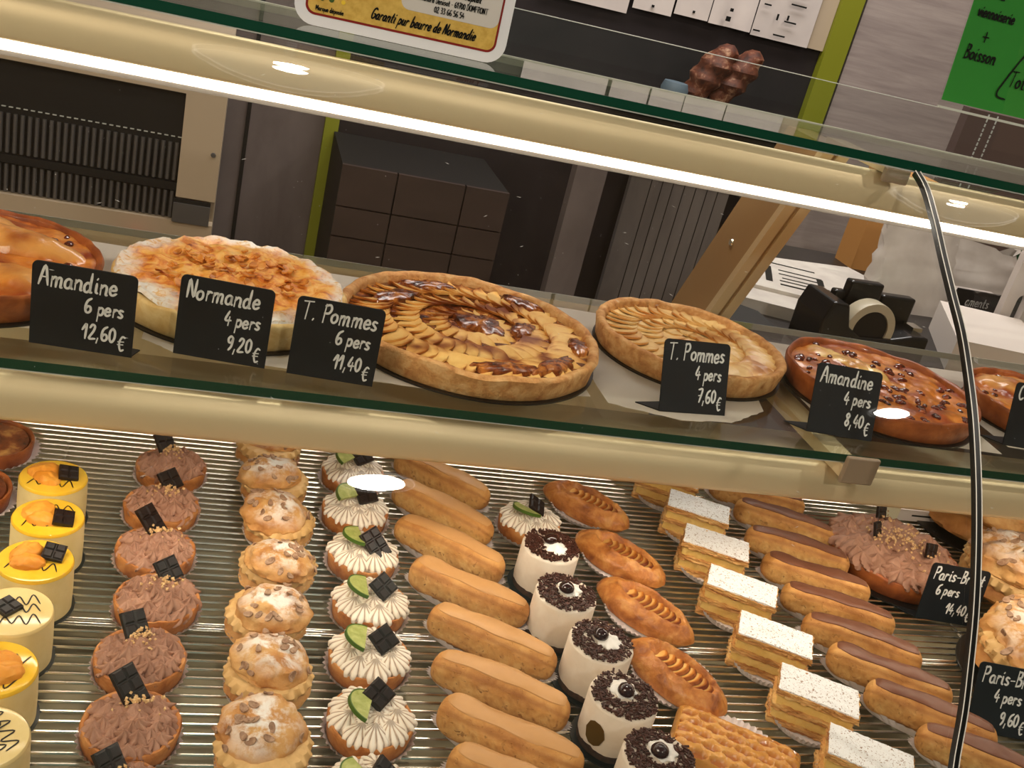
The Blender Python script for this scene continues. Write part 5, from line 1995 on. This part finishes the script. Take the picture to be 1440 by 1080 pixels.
def amandine(x, y, R, label, seed, fruit=(), pears=6, cherries=30, h=.028, lobes=0.0, amp=.010, pear_c=s(236, 172, 92), pk=.004):
    t = tart_base('almond_pear_tart', x, y, R * .97, label)
    shell(R, h, .007, .010 + lobes, seed, n=110, m='red_crust', parent=t, floor=h * .6, flare=.96)
    nu, nv = 130, 44
    P = np.zeros((nv + 1, nu, 3))
    D, Bn = np.zeros((nv + 1, nu)), np.zeros((nv + 1, nu))

    def top(x_, y_):
        r = math.hypot(x_, y_)
        a = math.atan2(y_, x_)
        q = r / R
        lob = 0
        for kx, ky, rx, ry, rot, hh in fruit:
            dx, dy = x_ - kx, y_ - ky
            c, s_ = math.cos(rot), math.sin(rot)
            e = ((dx * c + dy * s_) / rx) ** 2 + ((-dx * s_ + dy * c) / ry) ** 2
            lob = max(lob, hh * max(0, 1 - e) ** .6)
        base = h * .8 + .003 * nz(x_ * 40 + seed, y_ * 40, 1, 1.0, 5) + amp * .4 * (1 - q ** 2)
        edge = max(0, 1 - ((q - .0) / .955) ** 16)
        return base * (.96 + .04 * edge) + lob, lob
    for j in range(nv + 1):
        r = (R - .006) * max(.002, 1 - j / nv)
        for i in range(nu):
            a = 2 * math.pi * i / nu
            xx, yy = r * math.cos(a), r * math.sin(a)
            z, lob = top(xx, yy)
            P[j, i] = (xx, yy, z)
            D[j, i] = min(1, lob / pk) * np.clip(.85 + .7 * nz(xx * 30, yy * 30, seed), 0, 1)
            Bn[j, i] = np.clip(nz(xx * 22 + seed, yy * 22, 3) * 1.6 + .15 + (r / R) ** 6 * .7, 0, 1) * (1 - .85 * D[j, i])
    b = MB()
    b.grid(P, wrap_u=True, pear=D, burnt=Bn)
    m = food('glazed_almond_cream', [(0.3, s(186, 92, 26)), (0.55, s(226, 142, 56)), (0.75, s(240, 178, 94))], 40, .34, (110, .6, .0014), coat=.5,
             attr=[('pear', pear_c), ('burnt', s(150, 62, 22))])
    b.build('almond_cream', m, t)
    rng = random.Random(seed)
    c = MB()
    for i in range(cherries):
        a, r = rng.uniform(0, 6.28), (R - .012) * math.sqrt(rng.uniform(.03, 1))
        xx, yy = r * math.cos(a), r * math.sin(a)
        z, lob = top(xx, yy)
        if lob > .002:
            continue
        rr = rng.uniform(.0030, .0056)
        Q = np.zeros((6, 12, 3))
        ang = rng.uniform(0, 3.14)
        for j in range(6):
            al = -.2 + (math.pi / 2 + .2) * j / 5
            for k in range(12):
                th = 2 * math.pi * k / 12
                px, py = rr * math.cos(al) * math.cos(th) * 1.3, rr * math.cos(al) * math.sin(th) * .85
                Q[j, k] = (xx + px * math.cos(ang) - py * math.sin(ang), yy + px * math.sin(ang) + py * math.cos(ang), z + rr * .55 * math.sin(al) + .0008 * nz(px * 500, py * 500, i))
        c.grid(Q, wrap_u=True)
    cm = food('glazed_fruit', [(0.35, s(40, 14, 12)), (0.6, s(112, 36, 20)), (0.75, s(190, 96, 40))], 160, .07, None, coat=1.0)
    c.build('glazed_fruit', cm, t)['kind'] = 'stuff'
    return t


amandine(.757, .152, .114, 'round glazed almond tart dotted with dark fruit, right of the pale apple tart', 3,
         ((-.022, .044, .056, .020, math.radians(-57), .004),), cherries=95, pear_c=s(252, 214, 128), pk=.0012)
amandine(-.214, .160, .118, 'glazed golden tart with plump pear halves at the left frame edge', 6,
         ((-.03, .062, .072, .034, math.radians(-12), .022), (.020, .028, .080, .026, math.radians(-6), .016), (-.05, -.045, .06, .03, .3, .010), (.06, -.05, .045, .02, -.4, .006)), cherries=26)
amandine(.995, .150, .098, 'glazed golden tart cut by the right frame edge', 12,
         ((.0, .03, .07, .03, -.4, .010), (-.03, -.045, .05, .034, .2, .012)), cherries=30, lobes=.03)


# torn paper sheets under the tarts
def paper(pts, label, z=.0002):
    b = MB()
    P = []
    n = len(pts)
    rng = random.Random(int(pts[0][0] * 1000))
    for i in range(n):
        a, c = pts[i], pts[(i + 1) % n]
        for k in range(8):
            u = k / 8
            j = .0012 if k else 0
            P.append((a[0] + (c[0] - a[0]) * u + rng.uniform(-j, j), a[1] + (c[1] - a[1]) * u + rng.uniform(-j, j)))
    b.prism(P, z, z + .0003)
    o = b.build('paper_sheet', 'sheet', smooth=False)
    tag(o, label, 'paper', 'paper sheets on the glass shelf')


def mk_sheet():
    t = NT('thin_white_paper')
    d = t.new('ShaderNodeBsdfDiffuse')
    d.inputs[0].default_value = L4(s(228, 224, 218))
    l = t.new('ShaderNodeBsdfTranslucent')
    l.inputs[0].default_value = L4(s(236, 230, 220))
    x = t.new('ShaderNodeMixShader')
    x.inputs[0].default_value = .66
    t.link(d.outputs[0], x.inputs[1])
    t.link(l.outputs[0], x.inputs[2])
    t.link(x.outputs[0], t.out.inputs[0])
    return t.m


M['sheet'] = mk_sheet()
paper([(-.33, .060), (-.06, .064), (-.055, .30), (-.33, .30)], 'white paper sheet under the pear tart at the left')
paper([(-.052, .070), (-.02, .048), (.10, .042), (.105, .30), (-.045, .30)], 'torn white paper sheet under the sugared tart')
paper([(.112, .042), (.20, .036), (.372, .064), (.378, .31), (.115, .31)], 'white paper sheet under the caramelised apple tart')
paper([(.388, .054), (.46, .034), (.52, .042), (.575, .080), (.63, .30), (.39, .31)], 'torn white paper sheet under the pale apple tart')
paper([(.645, .062), (.86, .045), (.868, .29), (.65, .30)], 'white paper sheet under the fruit-dotted almond tart')
paper([(.885, .066), (1.15, .045), (1.15, .29), (.89, .29)], 'white paper sheet under the tart at the right edge')


# ------------------------------------------------------------------ black price cards
def card(xl, yl, xr, yr, z, lean, lines, label, foot, seed, h=.0735, off=(.90, .84)):
    """bottom corners on the shelf; LEAN degrees backwards"""
    w = math.hypot(xr - xl, yr - yl)
    ang = math.atan2(yr - yl, xr - xl)
    t = empty('price_card', (xl, yl, z + .0006), (0, 0, ang))
    tag(t, label, 'price card', 'black price cards')
    T = Matrix.Rotation(math.radians(90 - lean), 4, 'X')
    pts = [(0, 0), (w, 0)]
    r = .005
    for cx, cy, a0 in ((w - r, h - r, 0), (r, h - r, 90)):
        for q in range(6):
            a = math.radians(a0 + 18 * q)
            pts.append((cx + r * math.cos(a), cy + r * math.sin(a)))
    b = MB()
    b.prism(pts, -.0014, 0, T=T)
    o = b.build('slate', 'slate', t, smooth=False)
    f = MB()
    x0, x1 = (w * .78, w) if foot == 'r' else (0, w * .3) if foot == 'l' else (.02, w - .02)
    if foot == 'r':
        f.prism([(w * .55, 0), (w - .001, 0), (w + .004, .016), (w * .6, .020)], 0, .0012)
    elif foot == 'l':
        f.prism([(.001, 0), (w * .45, 0), (w * .4, .024), (-.020, .016)], 0, .0012)
    else:
        f.prism([(.015, 0), (w - .015, 0), (w - .02, .022), (.02, .022)], 0, .0012)
    f.build('foot', 'slate', t, smooth=False)
    rng = random.Random(seed)
    k = MB()
    a, b_, c = lines
    tw = text_width(a, .0165)
    sz = min(.0165, .0165 * (w * .87) / tw)
    write(k, a, w * .07, h * .73, sz, .0020, T, 0.08, 'l', rng, .0001)
    if b_:
        write(k, b_, w * off[0], h * .475, .0135, .0019, T, 0.08, 'r', rng, .0001)
    if c:
        write(k, c[:-1], w * off[1], h * .165, .0135, .0019, T, 0.05, 'r', rng, .0001)
        write(k, '€', w * (off[1] + .01), h * .07, .0135, .0016, T, 0.05, 'l', rng, .0001)
    k.build('chalk_lettering', 'chalk', t)


card(-.137, .034, -.056, .027, 0, -1, ('Amandine', '6 pers', '12,60€'), 'black card reading Amandine 6 pers 12,60€ in front of the pear tart', 'r', 1)
card(-.024, .047, .054, .037, 0, 1, ('Normande', '4 pers', '9,20€'), 'black card reading Normande 4 pers 9,20€ in front of the sugared tart', 'c', 2)
card(.073, .034, .149, .026, 0, 2, ('T. Pommes', '6 pers', '11,40€'), 'black card reading T. Pommes 6 pers 11,40€ beside the caramelised apple tart', 'c', 3)
card(.441, .048, .518, .056, 0, 24, ('T. Pommes', '4 pers', '7,60€'), 'tilted black card reading T. Pommes 4 pers 7,60€ before the pale apple tart', 'l', 4)
card(.608, .043, .683, .036, 0, 22, ('Amandine', '4 pers', '8,40€'), 'tilted black card reading Amandine 4 pers 8,40€ above the shelf bracket', 'l', 5)
card(.858, .054, .934, .042, DECK, 10, ('Paris-Brest', '6 pers', '14,40€'), 'black card reading Paris-Brest 6 pers 14,40€ behind the black glass joint', 'l', 6, off=(.60, .80))
card(.798, -.133, .876, -.149, DECK, 22, ('Paris-Brest', '4 pers', '9,60€'), 'black card reading Paris-Brest 4 pers 9,60€ at the lower right', 'c', 7, off=(.68, .70))
card(.880, .070, .955, .062, 0, 18, ('C', '', ''), 'black card cut by the right frame edge on the glass shelf', 'l', 8)


# ------------------------------------------------------------------ signs on the counter top
M['red_paint'] = plain('dark_red_paint', s(120, 24, 22), .5)


def butter_sign():
    x0, x1, y, z = .040, .231, .150, .2814
    w, h = x1 - x0, .135
    t = empty('tin_sign', (x0, y, z))
    tag(t, 'white-rimmed gold tin sign reading Garanti pur beurre de Normandie on the counter glass', 'sign')
    T = Matrix.Rotation(math.radians(90 - 2), 4, 'X')

    def rr(x0_, x1_, z0, z1, r, n=7):
        pts = []
        for cx, cz, a0 in ((x1_ - r, z0 + r, -90), (x1_ - r, z1 - r, 0), (x0_ + r, z1 - r, 90), (x0_ + r, z0 + r, 180)):
            for q in range(n + 1):
                a = math.radians(a0 + 90 * q / n)
                pts.append((cx + r * math.cos(a), cz + r * math.sin(a)))
        return pts

    def plate(name, pts, z0, z1, m):
        b = MB()
        b.prism(pts, z0, z1, T=T)
        return b.build(name, m, t, smooth=False)
    plate('white_rim', rr(0, w, 0, h, .018), -.0015, 0, plain('white_enamel', s(236, 238, 246), .3))
    plate('red_line', rr(.0095, w - .0095, .0090, h - .0095, .0085), 0, .0003, plain('dark_red_line', s(136, 26, 22), .4))
    plate('gold_field', rr(.0115, w - .0115, .0110, h - .0115, .007), .0003, .0006, plain('gold_field', s(226, 190, 98), .4, vary=(160, s(206, 166, 76))))
    plate('grey_panel', rr(.090, w - .0115, .030, h - .03, .008), .0006, .0009, plain('grey_panel', s(214, 210, 206), .5))
    k = MB()
    write(k, 'Garanti pur beurre de Normandie', .066, .0165, .0092, .0013, T, .28, 'l', None, .0009, .82)
    write(k, '02 33 66 56 54', .1200, .0330, .0050, .0007, T, 0, 'l', None, .0012)
    write(k, 'Place Honoré Denisot - 61700 DOMFRONT', .0960, .0405, .0050, .0007, T, 0, 'l', None, .0012, .92)
    write(k, '& Nicolas Couplet', .116, .0490, .0072, .0011, T, .28, 'l', None, .0012, .92)
    rk = MB()
    write(rk, 'oum', .160, .0590, .0110, .0018, T, 0, 'l', None, .0012)
    rk.build('red_lettering', 'red_paint', t)
    write(k, 'Marque déposée', .0185, .0135, .0040, .0007, T, 0, 'l', None, .0009)
    k.build('lettering', 'ink', t)
    rng = random.Random(4)
    fl = [MB(), MB(), MB()]
    for i in range(46):
        x, z_ = rng.uniform(.019, .044), rng.uniform(.0205, .06)
        r = rng.uniform(.0011, .0024)
        b = fl[i % 3]
        b.prism([(x + r * math.cos(a), z_ + r * math.sin(a)) for a in np.linspace(0, 6.28, 8, False)], .0006, .0009 + .0001 * (i % 3), T=T)
    for b, (n_, c) in zip(fl, (('red_flowers', s(190, 40, 26)), ('green_leaves', s(64, 92, 36)), ('yellow_flowers', s(240, 206, 60)))):
        b.build(n_, plain(n_, c, .5), t, smooth=False)['kind'] = 'stuff'


butter_sign()


def price_sign():
    t = empty('menu_sign', (.753, .2385, .3278))
    tag(t, 'green handwritten sign in a clear holder reading viennoiserie + Boisson, at the top right', 'sign')
    T = Matrix.Rotation(math.radians(90 - 6), 4, 'X')

    def plate(name, x0, x1, z0, z1, d0, d1, m):
        b = MB()
        b.box(x0, x1, z0, z1, d0, d1, T=T)
        return b.build(name, m, t, smooth=False)
    plate('clear_holder', -.002, .22, 0, .26, -.0002, .0006, 'glass')
    plate('holder_lip', -.002, .22, -.001, .0015, -.001, .004, 'bright_edge')
    plate('green_card', .001, .215, .008, .25, -.0012, -.0004, 'sign_green')
    k = MB()
    write(k, 'Boisson', .010, .0560, .0150, .0019, T, .10, 'l', None, .0007)
    write(k, '+', .026, .0750, .0160, .0022, T, 0, 'l', None, .0007)
    write(k, 'viennoiserie', .010, .1010, .0120, .0018, T, .05, 'l', None, .0007, .9)
    write(k, 'ou', .026, .1220, .0140, .0018, T, .05, 'l', None, .0007)
    stroke(k, [(.098, .092), (.083, .066), (.070, .038), (.067, .029), (.070, .0245), (.080, .0235)], .0019, T, .0007)
    write(k, 'Total', .078, .038, .0170, .0019, T, .1, 'l', None, .0007)
    k.build('lettering', 'ink', t)


price_sign()
